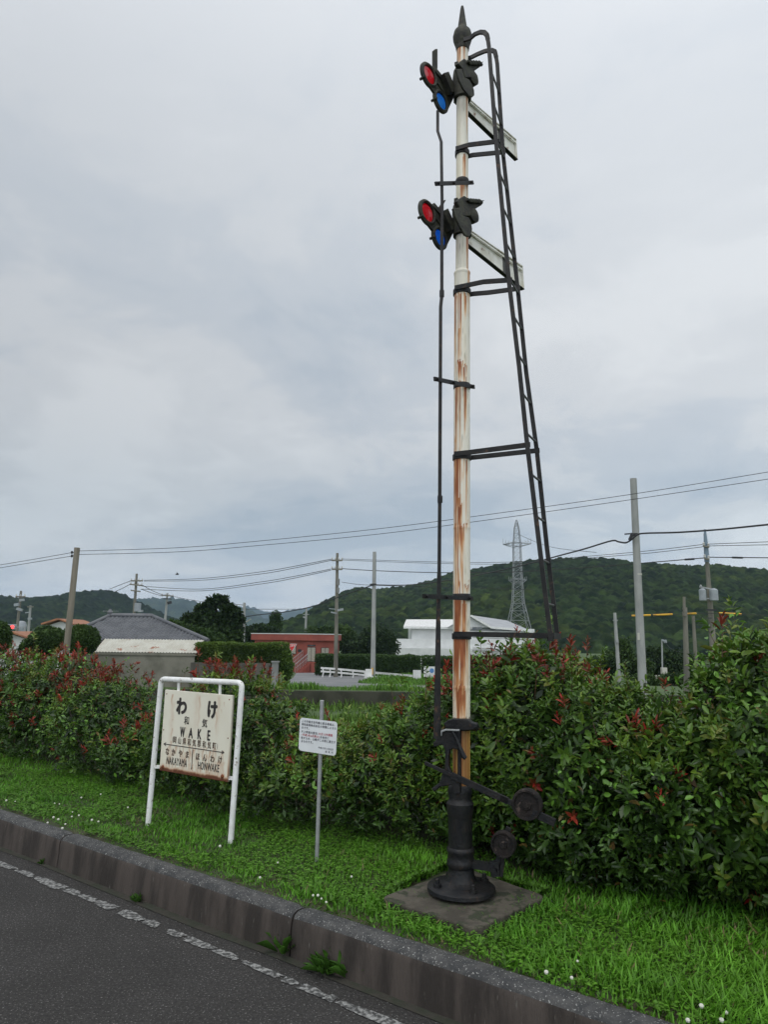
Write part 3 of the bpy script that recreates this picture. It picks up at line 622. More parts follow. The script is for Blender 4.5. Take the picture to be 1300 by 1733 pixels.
# two arms with their spectacles
def arm(dz_px, org, zpiv, redc, bluec, tr, er, eb, br, band, upper):
    p0 = mc(zpiv)-L4*.085
    q = lambda p: PL(p[0], p[1], p0, L4)
    TL, TR, BR_, BL = q(tr), q(er), q(eb), q(br)
    a0 = (TL-mc(zpiv)).dot(A4)
    dT = (TR-TL); dB = (BR_-BL); ext = (a0-.02)/max(.2, dT.dot(A4))
    TL2 = TL-dT*ext*.98; BL2 = BL-dB*ext*.98
    mb = MB(); mb.prism([TL2, TR, BR_, BL2], L4*.006)
    a = mb.build('signal_arm', M['armwhite'], SIG)
    fl = MB(); e = L4*.012
    for s_, t_ in ((TL2, TR), (BR_, BL2)):
        fl.bar(s_+e, t_+e, .022 if s_ is TL2 else .018, .007, (0, 0, 1))
    fl.bar(TR+e, BR_+e, .02, .007, A4)
    fl.bar(TL2+e*1.5+(BL2-TL2)*.12, TR+e*1.5+(BR_-TR)*.16, .006, .012, (0, 0, 1))
    fl.build('arm_flange', M['armwhite'], a)
    ub = MB(); ub.bar(BL2+e-Vector((0, 0, .006)), BR_+e-Vector((0, 0, .006)), .03, .006); ub.build('arm_edge', M['rail'], a)
    if band:
        b0, b1 = band; bm_ = MB(); f = lambda t: (TL2+(TR-TL2)*t, BL2+(BR_-BL2)*t)
        (c1, c2), (c3, c4) = f(b0), f(b1); sh = Vector((0, 0, .004)); bm_.prism([c1-sh, c3-sh, c4+sh, c2+sh], L4*.010); bm_.build('arm_band', M['armback'], a)
    # spectacle: two ringed lenses on a cast web
    rc, bc = q(redc), q(bluec)
    sp = MB(); ns = 36
    for c, ro, ri in ((rc, .084, .060), (bc, .078, .056)):
        sp.lathe([(ri, -.010), (ri, .010), (ri+.008, .016), (ro-.008, .014), (ro, .006), (ro, -.008), (ri, -.010)], c, L4, n=ns, cap=False)
    Z = Vector((0, 0, 1)); pv = mc(zpiv)-L4*.085
    sp.prism([rc+A4*.055+Z*.066, pv+Z*.055-A4*.01, pv+A4*.03-Z*.02, pv-Z*.075, bc+A4*.078-Z*.01, bc+A4*.02+Z*.068, bc-A4*.045+Z*.06, rc+A4*.0-Z*.075, rc+A4*.06-Z*.05, rc+A4*.076], L4*.014)
    sp.prism([rc-A4*.055-Z*.060, bc-A4*.076+Z*.015, bc-A4*.044+Z*.052, bc+A4*.01+Z*.07, rc+A4*.02-Z*.07], L4*.015)
    sp.bar(rc+A4*.05+Z*.075, pv-Z*.03+A4*.01, .035, .03, (0, 0, 1))
    sp.bar(rc+A4*.085-Z*.005, bc+A4*.03+Z*.075, .03, .014, (0, 0, 1))
    for k_ in range(2):
        sp.lathe([(.009, -.022), (.009, .022)], (rc if k_ else bc)+(-A4*.062-Z*.058 if k_ else -A4*.07-Z*.028), L4, n=8)
    s_o = sp.build('spectacle_frame', M['irongreen'], SIG, smooth=True)
    for c, r_, mm, nm in ((rc, .062, 'red', 'red_lens'), (bc, .058, 'blue', 'blue_lens')):
        ml = MB(); ml.lathe([(r_, -.004), (r_*.85, .004), (r_*.5, .011), (.002, .014)], c, L4, n=28); ml.build(nm, M[mm], s_o, smooth=True)
    # bearing casting round the mast
    cb = MB(); h = .12
    cb.lathe([(.046, -.115), (.060, -.11), (.062, .02), (.066, .05), (.060, .10), (.046, .125)], mc(zpiv-.01), n=24)
    cb.lathe([(.035, -.13), (.035, .06), (.048, .065), (.048, .10), (.02, .115)], mc(zpiv-.01), L4, n=20)
    cb.bar(mc(zpiv-.08)-A4*.05-L4*.05, mc(zpiv+.02)-A4*.13-L4*.06, .05, .06)
    cb.bar(mc(zpiv+.095)-A4*.05-L4*.0, mc(zpiv+.095)-A4*.085+L4*.01, .024, .024)
    cas = cb.build('bearing_casting', M['irongreen'], SIG, smooth=True)
    if upper:
        ov = [(655, 470), (740, 460), (775, 580), (840, 610), (880, 680), (908, 760), (912, 830), (880, 858), (830, 830), (760, 740), (700, 620)]
        sp_ = [(760, 330), (820, 385), (862, 358), (905, 372), (960, 362), (990, 385), (1030, 365), (1000, 402), (985, 440), (900, 500), (850, 590), (770, 590), (735, 470), (668, 400)]
        bl = [(345, 215), (375, 190), (405, 190), (405, 460), (345, 475)]
    else:
        ov = [(612, 270), (720, 255), (760, 370), (835, 395), (865, 460), (882, 560), (860, 640), (825, 662), (780, 640), (710, 520), (650, 390)]
        sp_ = [(650, 175), (760, 100), (820, 150), (870, 138), (905, 158), (965, 145), (990, 165), (1045, 158), (1010, 190), (1000, 230), (900, 290), (835, 380), (740, 380), (690, 260)]
        bl = [(400, 285), (500, 155), (522, 150), (470, 250), (440, 290)]
    px_poly(ov, .115, .014, zpiv, cas, 'oval_plate', M['irongreen'], org, bevel=.005)
    px_poly(sp_, .085, .03, zpiv, cas, 'spring_bracket', M['irongreen'], org, bevel=.006)
    px_poly(bl, -.085, .012, zpiv, s_o, 'stop_blade', M['irongreen'], org, bevel=.002)
    # coil springs / bolts on the bracket
    sb = MB()
    p0b = mc(zpiv)+L4*.11
    for t in np.linspace(0, 1, 5):
        x_ = (850+150*t)/8.125+org[0]; y_ = ((375 if upper else 160)+(10 if upper else 12)*t)/8.125+org[1]
        sb.lathe([(.010, -.02), (.012, 0), (.010, .02)], PL(x_, y_, p0b, L4), A4, n=8)
    sb.build('spring_bolt', M['irongreen'], cas, smooth=True)
arm(0, (690, 60), 5.36, (725.7, 127.7), (746, 172), (793, 172), (870, 238), (872, 271), (793, 195), (.70, .80), True)
arm(0, (690, 320), 4.35, (723, 360), (744, 403), (793, 392), (881, 452), (883, 490), (793, 418), (.70, .80), False)
# ladder
LAD = MB()
def lp(px, py, s_, zref): return PL(px, py, mc(zref)+A2*s_, A2)
lpts = [(826, 66), (828, 80), (840, 240), (862, 478), (879, 620), (893, 755), (913, 920), (932, 1076)]
rpts = [(840, 96), (842, 108), (852, 262), (877, 492), (891, 630), (909, 762), (926, 925), (944, 1077)]
zr = [5.5, 5.45, 4.75, 3.77, 3.2, 2.72, 2.2, 1.68]
LPn = [lp(p[0], p[1], -.11, z) for p, z in zip(lpts, zr)]; RPn = [lp(p[0], p[1], .11, z) for p, z in zip(rpts, zr)]
def hoop(top, target, s_):
    pts = []; d = (target-top)
    for t in np.linspace(0, 1, 7):
        a = t*math.pi/2; pts.append(top+Vector((d.x*.30*(1-math.cos(a)), d.y*.30*(1-math.cos(a)), .062*math.sin(a))))
    pts.append(target); return pts
lt = PL(797, 65, mc(5.6)-A2*.05, A2); rt_ = PL(797, 98, mc(5.5)+A2*.05, A2)
for pts, tgt in ((LPn, mc(mz(66))+L2*.055-A2*.03), (RPn, mc(mz(97))+L2*.03+A2*.03)):
    for a, b in zip(pts[:-1], pts[1:]): LAD.bar(a, b+(b-a).normalized()*.004, .012, .026, tuple(L2))
    hpx = [(797, 64, -.055), (804, 58, -.07), (813, 54.5, -.09), (820, 55, -.10), (824.5, 59.5, -.11), (826, 66, -.11)] if pts is LPn else [(796, 98, .045), (808, 92, .07), (820, 87, .09), (831, 84.5, .11), (838, 87.5, .11), (840, 96, .11)]
    hp = [PL(x_, y_, mc(5.5)+A2*o_, A2) for x_, y_, o_ in hpx]; hp.insert(0, hp[0]-L2*.05)
    for a, b in zip(hp[:-1], hp[1:]): LAD.bar(a, b+(b-a).normalized()*.004, .014, .030, tuple((b-a).cross(A2)))
ladder = LAD.build('ladder', M['rail'], SIG, bevel=.002)
def interp(pts, z):
    for a, b in zip(pts[:-1], pts[1:]):
        if b.z <= z <= a.z: t = (a.z-z)/(a.z-b.z); return a+(b-a)*t
    return pts[0] if z > pts[0].z else pts[-1]
z = 5.30
while z > 1.75:
    a = interp(LPn, z); b = interp(RPn, z); mb = MB(); mb.tube([a, b], .0065, 8); mb.build('rung', M['rung'], ladder, smooth=True); z -= .247
# ladder brackets with their clamps
for zb, za_, zc2, rr, bn_ in ((4.84, 4.765, 4.845, .0435, 0), (3.845, 3.80, 3.85, .0525, 1), (2.755, 2.755, 2.775, .0525, 0), (1.672, 0, 0, .0525, 0)):
    a = interp(LPn, za_); b = interp(RPn, zc2); mb = MB(); c = mc(zb)
    for s_, e in ((-1, a), (1, b)):
        st = c+A2*s_*(rr+.006)-L2*.03; md = c+A2*s_*(rr+.010)+L2*.06; ps = [st, md]
        if bn_: q_ = md+L2*.10+A2*s_*.012; q_.z -= .004; ps.append(q_)
        ps.append(Vector((e.x, e.y, e.z))+L2*.014)
        for p_, q_ in zip(ps[:-1], ps[1:]): mb.bar(p_, q_+(q_-p_).normalized()*.003, .010, .029)
    if zb < 1.7: mb.bar(a+L2*.014, b+L2*.014, .014, .034); mb.bar(a, a+Vector((0, 0, -.03)), .03, .02)
    mb.lathe([(rr-.001, -.018), (rr+.005, -.016), (rr+.005, .016), (rr-.001, .018)], c-Vector((0, 0, .012)), n=28)
    mb.build('ladder_bracket', M['rail'], SIG, smooth=True)
ring(.0515, 3.183, 3.217, SIG, 'clamp', 'iron'); ring(.0425, 4.602, 4.634, SIG, 'clamp', 'iron'); ring(.0525, 1.876, 1.908, SIG, 'clamp', 'iron')
# rod guides
for a, b, zz_ in (((737, 311), (801, 309), 4.62), ((735, 641), (803, 655), 3.2), ((716, 1009), (800, 1013), 1.893)):
    p0 = mc(zz_)-L4*.052 if False else mc(zz_)+L4*.06
    q = lambda p: PL(p[0], p[1], p0, L4)
    mb = MB(); A_, B_ = q(a), q(b); mb.bar(A_, B_, .010, .024)
    for t in (.06, .45, .93): mb.lathe([(.009, -.018), (.009, .018)], A_+(B_-A_)*t, L4, n=6)
    mb.build('rod_guide', M['iron'], SIG)
# down rods
mb = MB(); q = lambda px, py, zz_, o_=.045: PL(px, py, mc(zz_)+L4*o_, L4)
mb.tube([q(741, 188, 5.2, -.085), q(741, 222, 5., -.06), q(747, 240, 4.95, 0), q(748, 310, 4.6), q(748.5, 345, 4.45)], .010, 8)
mb.tube([q(748.5, 345, 4.4), q(748, 430, 4.0), q(748, 500, 3.8), q(746, 520, 3.7), q(745.5, 640, 3.2), q(744.5, 850, 2.4), q(743.5, 975, 2.0)], .0105, 8)
mb.tube([q(743.5, 970, 2.0), q(741.5, 1060, 1.7)], .012, 8); mb.tube([q(742, 1050, 1.72), q(740, 1250, 1.1)], [.013, .021], 8)
for px, py, zz_ in ((745, 845, 2.45), (748, 497, 3.8)): mb.lathe([(.015, -.02), (.015, .02)], q(px, py, zz_), n=10)
mb.build('pull_rod', M['rail'], SIG, smooth=True)
# base: flange, bolts, column
mb = MB()
mb.lathe([(.185, .0), (.19, .004), (.188, .022), (.178, .030), (.120, .036), (.086, .055), (.074, .085), (.070, .12), (.069, .15)], Vector((mbase.x, mbase.y, PT)), n=48)
mb.build('base_flange', M['iron'], SIG, smooth=True)
for a in (20, 110, 200, 290):
    d = Vector((math.cos(R(a)), math.sin(R(a)), 0)); mb = MB(); c = Vector((mbase.x, mbase.y, PT+.028))+d*.145
    mb.lathe([(.024, 0), (.024, .022), (.013, .023), (.012, .045), (.009, .048)], c, n=6); mb.build('anchor_bolt', M['iron'], SIG)
mb = MB(); mb.lathe([(.068, -.02), (.068, .26), (.070, .27), (.075, .30), (.077, .34), (.066, .355), (.062, .37), (.070, .40), (.064, .43), (.054, .44)], Vector((mbase.x-.004, mbase.y, PT+.12)), n=36)
mb.build('base_column', M['iron'], SIG, smooth=True)
mb = MB(); mb.lathe([(.071, -.055), (.078, -.045), (.078, -.02), (.073, -.01), (.073, .02), (.078, .03), (.078, .045), (.071, .055)], Vector((mbase.x-.002, mbase.y, PT+.175)), n=36)
c = Vector((mbase.x, mbase.y, PT+.145)); mb.bar(c+L2*.06, c+L2*.19, .05, .035); mb.bar(c+L2*.185+Vector((0, 0, .03)), c+L2*.195-Vector((0, 0, .045)), .045, .04); mb.lathe([(.016, -.045), (.016, .045)], c+L2*.195-Vector((0, 0, .01)), A2, n=10)
mb.build('base_clamp', M['iron'], SIG, smooth=True)
# lever frame between z .75 and 1.2
PO = (700, 1200)
def lpoly(pts, off, th, name, m_='iron', parent=SIG, bev=.005):
    p0 = mc(1.0)-A2*off; mb = MB(); mb.prism([PL(PO[0]+x/5, PO[1]+y/5, p0, A2) for x, y in pts], A2*th); return mb.build(name, M[m_], parent, bevel=bev)
br = lpoly([(300, 90), (340, 78), (470, 85), (500, 110), (540, 122), (548, 150), (515, 172), (420, 180), (360, 165), (290, 160), (262, 120)], .06, .05, 'top_bracket')
mb = MB(); mb.lathe([(.054, -.03), (.062, -.02), (.062, .02), (.054, .03)], mc(mz(1226)), n=24); mb.lathe([(.02, 0), (.024, .04), (.012, .05)], mc(mz(1228))+L2*.06-A2*.03, L2, n=12); mb.build('bracket_collar', M['iron'], SIG, smooth=True)
fr = lpoly([(235, 170), (400, 175), (402, 330), (385, 345), (345, 330), (315, 345), (305, 400), (305, 480), (330, 540), (400, 575), (400, 715), (350, 720), (330, 640), (230, 655), (180, 700), (160, 670), (225, 620), (245, 560), (270, 500), (275, 350), (250, 300), (180, 320), (170, 290), (215, 235)], .075, .03, 'lever_frame')
lpoly([(376, 172), (404, 175), (404, 716), (376, 716)], .062, .022, 'frame_bar')
mb = MB(); p0 = mc(1.)-A2*.1; qq = lambda x, y, o=0: PL(PO[0]+x/5, PO[1]+y/5, p0-A2*o, A2)
mb.tube([qq(330, 190), qq(365, 250), qq(400, 340), qq(425, 400), qq(443, 418)], [.008, .010, .012, .016, .012], 8); mb.build('hook_lever', M['iron'], SIG, smooth=True)
mb = MB(); mb.tube([qq(232, 225), qq(238, 190), qq(275, 176), qq(390, 180)], .006, 6); mb.build('link_wire', M['galv'], SIG, smooth=True)
# balance levers with their round weights
mb = MB(); a, b = qq(95, 455), qq(1200, 962); mb.bar(a, a+(b-a)*.28, .010, .020); mb.bar(a+(b-a)*.22, a+(b-a)*.66, .012, .036); mb.bar(a+(b-a)*.84, b, .020, .040); mb.bar(a+(b-a)*.6, a+(b-a)*.9, .012, .030)
lev = mb.build('balance_lever', M['iron'], SIG, bevel=.002)
def weight(px, py, r, th, name, off):
    c = PL(px, py, mc(.8)-A2*off, A2); mb = MB()
    mb.lathe([(.001, -th*.55), (r*.30, -th*.55), (r*.34, -th*.35), (r*.80, -th*.33), (r*.84, -th*.55), (r*.96, -th*.55), (r, -th*.4), (r, th*.4), (r*.96, th*.5), (.001, th*.5)], c, A2, n=40, cap=False)
    mb.lathe([(.014, -th*.8), (.014, -th*.3)], c, A2, n=6); return mb.build(name, M['rustiron'], SIG, smooth=True)
weight(893, 1361, .080, .055, 'counterweight', .09); weight(853, 1428, .068, .05, 'counterweight', .02)
mb = MB(); mb.bar(PL(853, 1428, mc(.8)-A2*.0, A2), PL(848, 1482, mc(.8)-A2*.0, A2), .02, .04); mb.bar(PL(836, 1480, mc(.8), A2), PL(862, 1400, mc(.8), A2), .016, .03); mb.build('lower_lever', M['iron'], SIG, bevel=.002)
# ------------------------------------------------------------------ station name board
b0 = G(250, 1393, GZ); b1 = G(390, 1423, GZ); Bd = (b1-b0).normalized(); Bn = Vector((Bd.y, -Bd.x, 0))
NB = empty('station_name_board', (b0+b1)/2, 'rusty white station name board in a bent white tube frame on the grass', 'station sign')
q = lambda x, y: PL(x, y, b0, Bn)
tl, tr_ = q(273, 1153), q(409.5, 1159); pl_, pr_ = q(273, 1149), q(409, 1156)
fr = MB()
def corner(c, a, b, r=.045):
    da = (a-c).normalized(); db = (b-c).normalized(); pts = []
    for t in np.linspace(0, 1, 7):
        pts.append(c+da*r*(1-t)**2+db*r*t**2)
    return pts
cl_, cr_ = q(272.5, 1149), q(409.5, 1155.5)
pts = [b0-Vector((0, 0, .05))]+corner(cl_, b0, cr_)+corner(cr_, cl_, b1)+[b1-Vector((0, 0, .05))]
fr.tube(pts, .0205, 16); fro = fr.build('frame', M['tube'], NB, smooth=True)
TL_, TR_, BR2, BL2 = q(281.9, 1168), q(395.2, 1176), q(385.8, 1324), q(270.8, 1302)
xb = (TR_-TL_+BR2-BL2).normalized(); zb_ = ((TL_-BL2)+(TR_-BR2)); zb_ = (zb_-xb*zb_.dot(xb)).normalized()
bw = ((TR_-TL_).length+(BR2-BL2).length)/2; bh = ((TL_-BL2).length+(TR_-BR2).length)/2; bcn = (TL_+TR_+BR2+BL2)/4
for t in (.18, .80):
    mb = MB(); p = TL_+(TR_-TL_)*t; e = cl_+(cr_-cl_)*((p-cl_).dot((cr_-cl_).normalized())/(cr_-cl_).length); mb.bar(p-zb_*.01-Bn*.004, e, .022, .008, tuple(Bn)); mb.build('hanger', M['tube'], NB)
for c, e in ((BL2+zb_*.02, b0+(cl_-b0)*.385), (BR2+zb_*.03, b1+(cr_-b1)*.385)):
    f = c+xb*(.03 if c == BL2+zb_*.02 else -.03); mb = MB(); mb.bar(f-Bn*.004, e, .024, .010, tuple(Bn)); mb.build('hanger', M['tube'], NB)
def boardmesh():
    n1_, n2_ = 240, 200; a, b = np.meshgrid(np.linspace(0, 1, n1_), np.linspace(0, 1, n2_), indexing='ij') # a: x, b: down
    Xb, Zb, Nb_ = np.array(xb), np.array(zb_), np.array(Bn)
    V = np.array(bcn)+Xb*((a-.5)*bw)[..., None]+Zb*((.5-b)*bh)[..., None]+Nb_*.012
    rust = np.zeros_like(a)
    def streak(x0, y0, ln, wd, st):
        nonlocal rust
        d = (b-y0)/ln; m_ = np.where((d > 0) & (d < 1), (1-d)**.7*np.clip(d*12, 0, 1), 0)*np.exp(-((a-x0-.006*np.sin(b*40+x0*50))/wd)**2)
        rust = np.maximum(rust, m_*st)
    streak(.12, .04, .22, .012, .8); streak(.14, .10, .85, .03, .28); streak(.15, .46, .16, .01, .7); streak(.15, .35, .05, .01, .7); streak(.54, .02, .5, .016, .5); streak(.5, .0, .5, .03, .25); streak(.80, .20, .3, .012, .6); streak(.82, .0, .55, .02, .3)
    streak(.9, .08, .07, .008, .5); streak(.86, .17, .06, .008, .4)
    for k in range(110):
        streak(RNG.uniform(.1, .93), RNG.uniform(.60, .93), RNG.uniform(.08, .35), RNG.uniform(.006, .018), RNG.uniform(.3, .75))
    for k in range(24): streak(RNG.uniform(.3, .75), RNG.uniform(.30, .6), RNG.uniform(.04, .12), RNG.uniform(.004, .01), RNG.uniform(.15, .4))
    rust = rust*(.55+.7*fbm(a*30, b*16, 5))
    edge = np.clip((b-.915-.03*fbm(a*12, b*4, 9))/.05, 0, 1); rust = np.maximum(rust, edge*1.25*(.6+.6*fbm(a*40, b*30, 7)))
    for cx_, cy_ in ((.05, .955), (.93, .945)): rust = np.maximum(rust, 1.2*np.exp(-(((a-cx_)*bw)**2+((b-cy_)*bh)**2)/(.018**2)))
    rust = np.maximum(rust, .8*np.clip((a-.985)/.015, 0, 1)*np.clip((b-.6)/.3, 0, 1))
    base_c = np.array([.78, .745, .62])*(.92+.12*fbm(a*3, b*3, 1))[..., None]; grime = np.clip(fbm(a*5, b*2, 33)*1.6-.75, 0, 1)[..., None]*.5
    col = base_c*(1-grime)+np.array([.60, .52, .36])*grime
    e = np.clip(rust*1.3, 0, 1)[..., None]; c_ = np.clip(rust*2-1.0, 0, 1)[..., None]
    col = col*(1-e)+np.array([.50, .28, .16])*e; col = col*(1-c_)+np.array([.13, .045, .022])*c_
    idx = np.arange(n1_*n2_).reshape(n1_, n2_); fq = np.stack([idx[:-1, :-1].ravel(), idx[:-1, 1:].ravel(), idx[1:, 1:].ravel(), idx[1:, :-1].ravel()], 1)
    Vf = V.reshape(-1, 3); n0 = len(Vf); rim = np.concatenate([idx[:, 0], idx[-1, 1:], idx[-2::-1, -1], idx[0, -2:0:-1]]); k = len(rim)
    Vb = Vf[rim]-Nb_*.024; i0 = np.arange(k); j0 = (i0+1) % k
    side = np.stack([rim[i0], rim[j0], n0+j0, n0+i0], 1); back = (n0+i0)[None, :]
    V2 = np.concatenate([Vf, Vb]); C2 = np.concatenate([col.reshape(-1, 3), np.tile([[.45, .40, .33]], (k, 1))])
    return npmesh('board', V2, [fq, side, back], M['board'], C2, NB)
board = boardmesh()
def bp(u_, v_): return bcn+xb*((u_-.5)*bw)+zb_*((.5-v_)*bh)+Bn*.012
def btxt(s, u_, v_, hfrac, m_='ink', bold=0.0, sx_=1.0, space=1.0, nm='lettering'): return text(s, nm, bh*hfrac, M[m_], board, bp(u_, v_), xb, zb_, Bn, bold, sx_, space=space)
btxt('わ', .275, .185, .225, bold=.0068, sx_=.86); btxt('け', .735, .19, .225, bold=.0068, sx_=.80)
btxt('和', .365, .352, .108, bold=.0010, sx_=.85); btxt('気', .635, .358, .108, bold=.0010, sx_=.85)
for ch, u_ in zip('WAKE', (.315, .44, .57, .705)): btxt(ch, u_, .497, .168, bold=.0028, sx_=.60 if ch != 'W' else .46)
for k, ch in enumerate('岡山県和気郡和気町'): btxt(ch, .205+k*.0735, .605+k*.0008, .090, 'inkbrown', .0007, .70)
btxt('(', .175, .605, .075, 'inkbrown', 0, .7); btxt(')', .835, .612, .075, 'inkbrown', 0, .7)
for ch, u_ in zip('なかやま', (.105, .20, .305, .41)): btxt(ch, u_, .757, .096, 'inkbrown', .0015, .74)
for ch, u_ in zip('ほんわけ', (.565, .665, .775, .885)): btxt(ch, u_, .763, .096, 'inkbrown', .0015, .74)
btxt('NAKAYAMA', .255, .868, .125, 'ink', .0008, .50, 1.12); btxt('HONWAKE', .725, .868, .125, 'ink', .0008, .52, 1.12)
mb = MB(); Z1 = .672
mb.bar(bp(.045, Z1)+Bn*.001, bp(.93, Z1)+Bn*.001, .0055, .002, tuple(Bn)); mb.bar(bp(.485, .69)+Bn*.001, bp(.485, .925)+Bn*.001, .0055, .002, tuple(Bn))
for u_, s_ in ((.04, 1), (.935, -1)):
    for v_ in (-.018, .018): mb.bar(bp(u_, Z1)+Bn*.001, bp(u_+s_*.035, Z1+v_)+Bn*.001, .005, .002, tuple(Bn))
mb.build('direction_arrow', M['ink'], board)
for u_, v_, r_ in ((.05, .955, .013), (.93, .945, .013)):
    mb = MB(); mb.lathe([(r_, 0), (r_, .006), (r_*.5, .008), (r_*.45, .014)], bp(u_, v_), Bn, n=12); mb.build('bolt', M['rustspot'], board)
for u_, v_ in ((.03, .05), (.965, .05), (.02, .5), (.975, .5)):
    mb = MB(); mb.lathe([(.005, 0), (.004, .003)], bp(u_, v_), Bn, n=10); mb.build('rivet', M['rustspot'], board)
# ------------------------------------------------------------------ small notice on a pole
i0 = G(536, 1455, GZ)
IN = empty('notice_sign', i0, 'small white notice with black and red writing on a thin grey pole', 'notice')
q = lambda x, y: PL(x, y, i0, Bn)
mb = MB(); ptop = q(545, 1187); mb.tube([i0-Vector((0, 0, .1)), ptop], .0135, 16); mb.lathe([(.0145, -.004), (.0145, .004), (.009, .008)], ptop, n=14); mb.build('post', M['galv'], IN, smooth=True)
TLp, TRp, BRp, BLp = q(511.5, 1214), q(573, 1221.5), q(571.5, 1279), q(507, 1269)
xi = (TRp-TLp+BRp-BLp).normalized(); zi = (TLp-BLp+TRp-BRp); zi = (zi-xi*zi.dot(xi)).normalized(); pw_ = ((TRp-TLp).length+(BRp-BLp).length)/2; ph_ = ((TLp-BLp).length+(TRp-BRp).length)/2; pc = (TLp+TRp+BRp+BLp)/4+Bn*.017
pts = []
for (cx_, cy_, a0) in ((1, 1, 0), (-1, 1, 90), (-1, -1, 180), (1, -1, 270)):
    for t in range(6):
        a = R(a0+18*t); r_ = .022; pts.append(pc+xi*(cx_*(pw_/2-r_)+r_*math.cos(a))+zi*(cy_*(ph_/2-r_)+r_*math.sin(a)))
mb = MB(); mb.prism(pts, Bn*.003); plate = mb.build('plate', M['plate'], IN)
lines = [(.10, [('この手動式信号機と駅名看板は、', 'inkgrey')]), (.20, [('同和鉱業株式会社の寄贈によるも', 'inkgrey')]), (.30, [('のです。', 'inkgrey')]), (.42, [('片上鉄道の歴史(', 'inkgrey'), ('大正12年開業', 'inkred')]),
         (.515, [('~平成3年6月廃止)', 'inkred'), ('を後世に', 'inkgrey')]), (.61, [('残すため、山崎がこの地に建立す', 'inkgrey')]), (.71, [('るものです。', 'inkgrey')])]
fs = .0176
for v_, segs in lines:
    x_ = .055
    for s_, mm in segs:
        o_ = text(s_, 'lettering', fs, M[mm], plate, pc+xi*((x_-.5)*pw_)+zi*((.5-v_)*ph_)+Bn*.0016, xi, zi, Bn, .00025, 1.0, 'LEFT', 1.19, .0008)
        xs = [(v.co+origin(plate)-pc).dot(xi) for v in o_.data.vertices]; x_ = (max(xs)/pw_+.5)+.015 if xs else x_+.1
text('平成17年11月吉日', 'lettering', .0145, M['inkgrey'], plate, pc+xi*(.43*pw_)+zi*(-.33*ph_)+Bn*.0016, xi, zi, Bn, .0001, 1.0, 'RIGHT', 1.1, .0008)
text('和  気  町', 'lettering', .0145, M['inkgrey'], plate, pc+xi*(.43*pw_)+zi*(-.42*ph_)+Bn*.0016, xi, zi, Bn, .0001, 1.0, 'RIGHT', 1.1, .0008)
# ------------------------------------------------------------------ poles and wires
def pole(ptop, pbot, Y, rt_, rb, m_, name, label, cat='utility pole', group='utility poles'):
    a = P(ptop[0], ptop[1], Y); b = P(pbot[0], pbot[1], Y); d = (b-a); t = (BZ-.1-a.z)/d.z; g = a+d*max(t, 1)
    root = empty(name, g, label, cat, group); mb = MB(); mb.tube([g, a], [rb, rt_], 16); mb.build('shaft', M[m_], root, smooth=True); return root, a, g
def crossarm(root, Y, px, py, half_px, dpy=0, n=4, th=.1, name='crossarm', ins=True):
    a = P(px-half_px, py-dpy, Y); b = P(px+half_px, py+dpy, Y); mb = MB(); mb.bar(a, b, th*1.3, th*1.3); o_ = mb.build(name, M['concdark'], root)
    if ins:
        for k in range(n):
            c = a+(b-a)*((k+.12)/(n-.76)); m2 = MB(); m2.lathe([(.05, 0), (.09, .06), (.05, .1), (.08, .16), (.03, .22)], c+Vector((0, 0, th/2)), n=8); m2.build('insulator', M['porcelain'], o_)
    return a, b
p1, p1t, p1g = pole((130, 927), (112, 1098), 24, .095, .115, 'wood', 'utility_pole', 'weathered leaning wooden pole left of the grey tiled roof')
mb = MB()
for py in (935, 941): c = P(127, py, 24); mb.bar(c, c+Vector((-.1, 0, 0)), .03, .03); mb.lathe([(.02, -.05), (.035, -.02), (.035, .03), (.02, .05)], c+Vector((-.12, 0, 0)), n=8)
mb.build('insulator_bracket', M['wire'], p1)
p2, p2t, _ = pole((1072.5, 810), (1087, 1130), 27, .125, .17, 'conc', 'utility_pole', 'thick pale concrete pole standing right of the ladder')
mb = MB(); c = P(1071, 903, 26.85); mb.bar(c, P(1058, 904, 26.8), .05, .05); mb.bar(c, P(1066, 914, 26.8), .06, .1); mb.lathe([(.14, -.05), (.14, .05)], P(1076, 905, 27), n=16); mb.build('cable_clamp', M['wire'], p2)
mb = MB(); c = P(1081.5, 1077, 26.83); mb.bar(c+Vector((0, 0, .13)), c-Vector((0, 0, .13)), .09, .01, (0, 1, 0)); mb.build('number_plate', M['cream'], p2)
mb = MB(); mb.lathe([(.145, -.03), (.145, .03)], P(1080.5, 972, 27), n=16); mb.build('band', M['cream'], p2)
p3, p3t, _ = pole((571, 936), (568, 1142), 63, .12, .2, 'concdark', 'utility_pole', 'tall utility pole with two crossarms between the red building and hedge')
crossarm(p3, 62.8, 570.5, 948.5, 9, 0, 4); crossarm(p3, 62.8, 570.5, 963.5, 9, 0, 4)
mb = MB(); mb.bar(P(560, 1036, 62.7), P(570, 1038, 62.7), .15, .12); mb.bar(P(571, 1033, 62.7), P(581, 1031, 62.7), .2, .18); mb.bar(P(557, 1030, 62.7), P(568, 1031, 62.7), .06, .06); mb.build('cable_fitting', M['trafo'], p3)
for q_, h_ in (((572.5, 985), .28), ((572, 999), .22)): mb = MB(); mb.lathe([(.13, -h_), (.13, h_)], P(*q_, 62.75), n=10); mb.build('equipment_box', M['stone'], p3)
p4, p4t, _ = pole((634, 934), (631, 1148), 57, .14, .21, 'conc', 'utility_pole', 'plain pale concrete pole in front of the long trimmed hedge')
mb = MB(); mb.bar(P(626, 989, 56.8), P(634, 989, 56.8), .06, .1); mb.lathe([(.2, -.06), (.2, .06)], P(633.3, 989, 57), n=12); mb.build('cable_clamp', M['wire'], p4)
mb = MB(); mb.box(P(630, 1136, 56.7), (.12, .1, .5)); mb.build('warning_cover', M['yellow'], p4)
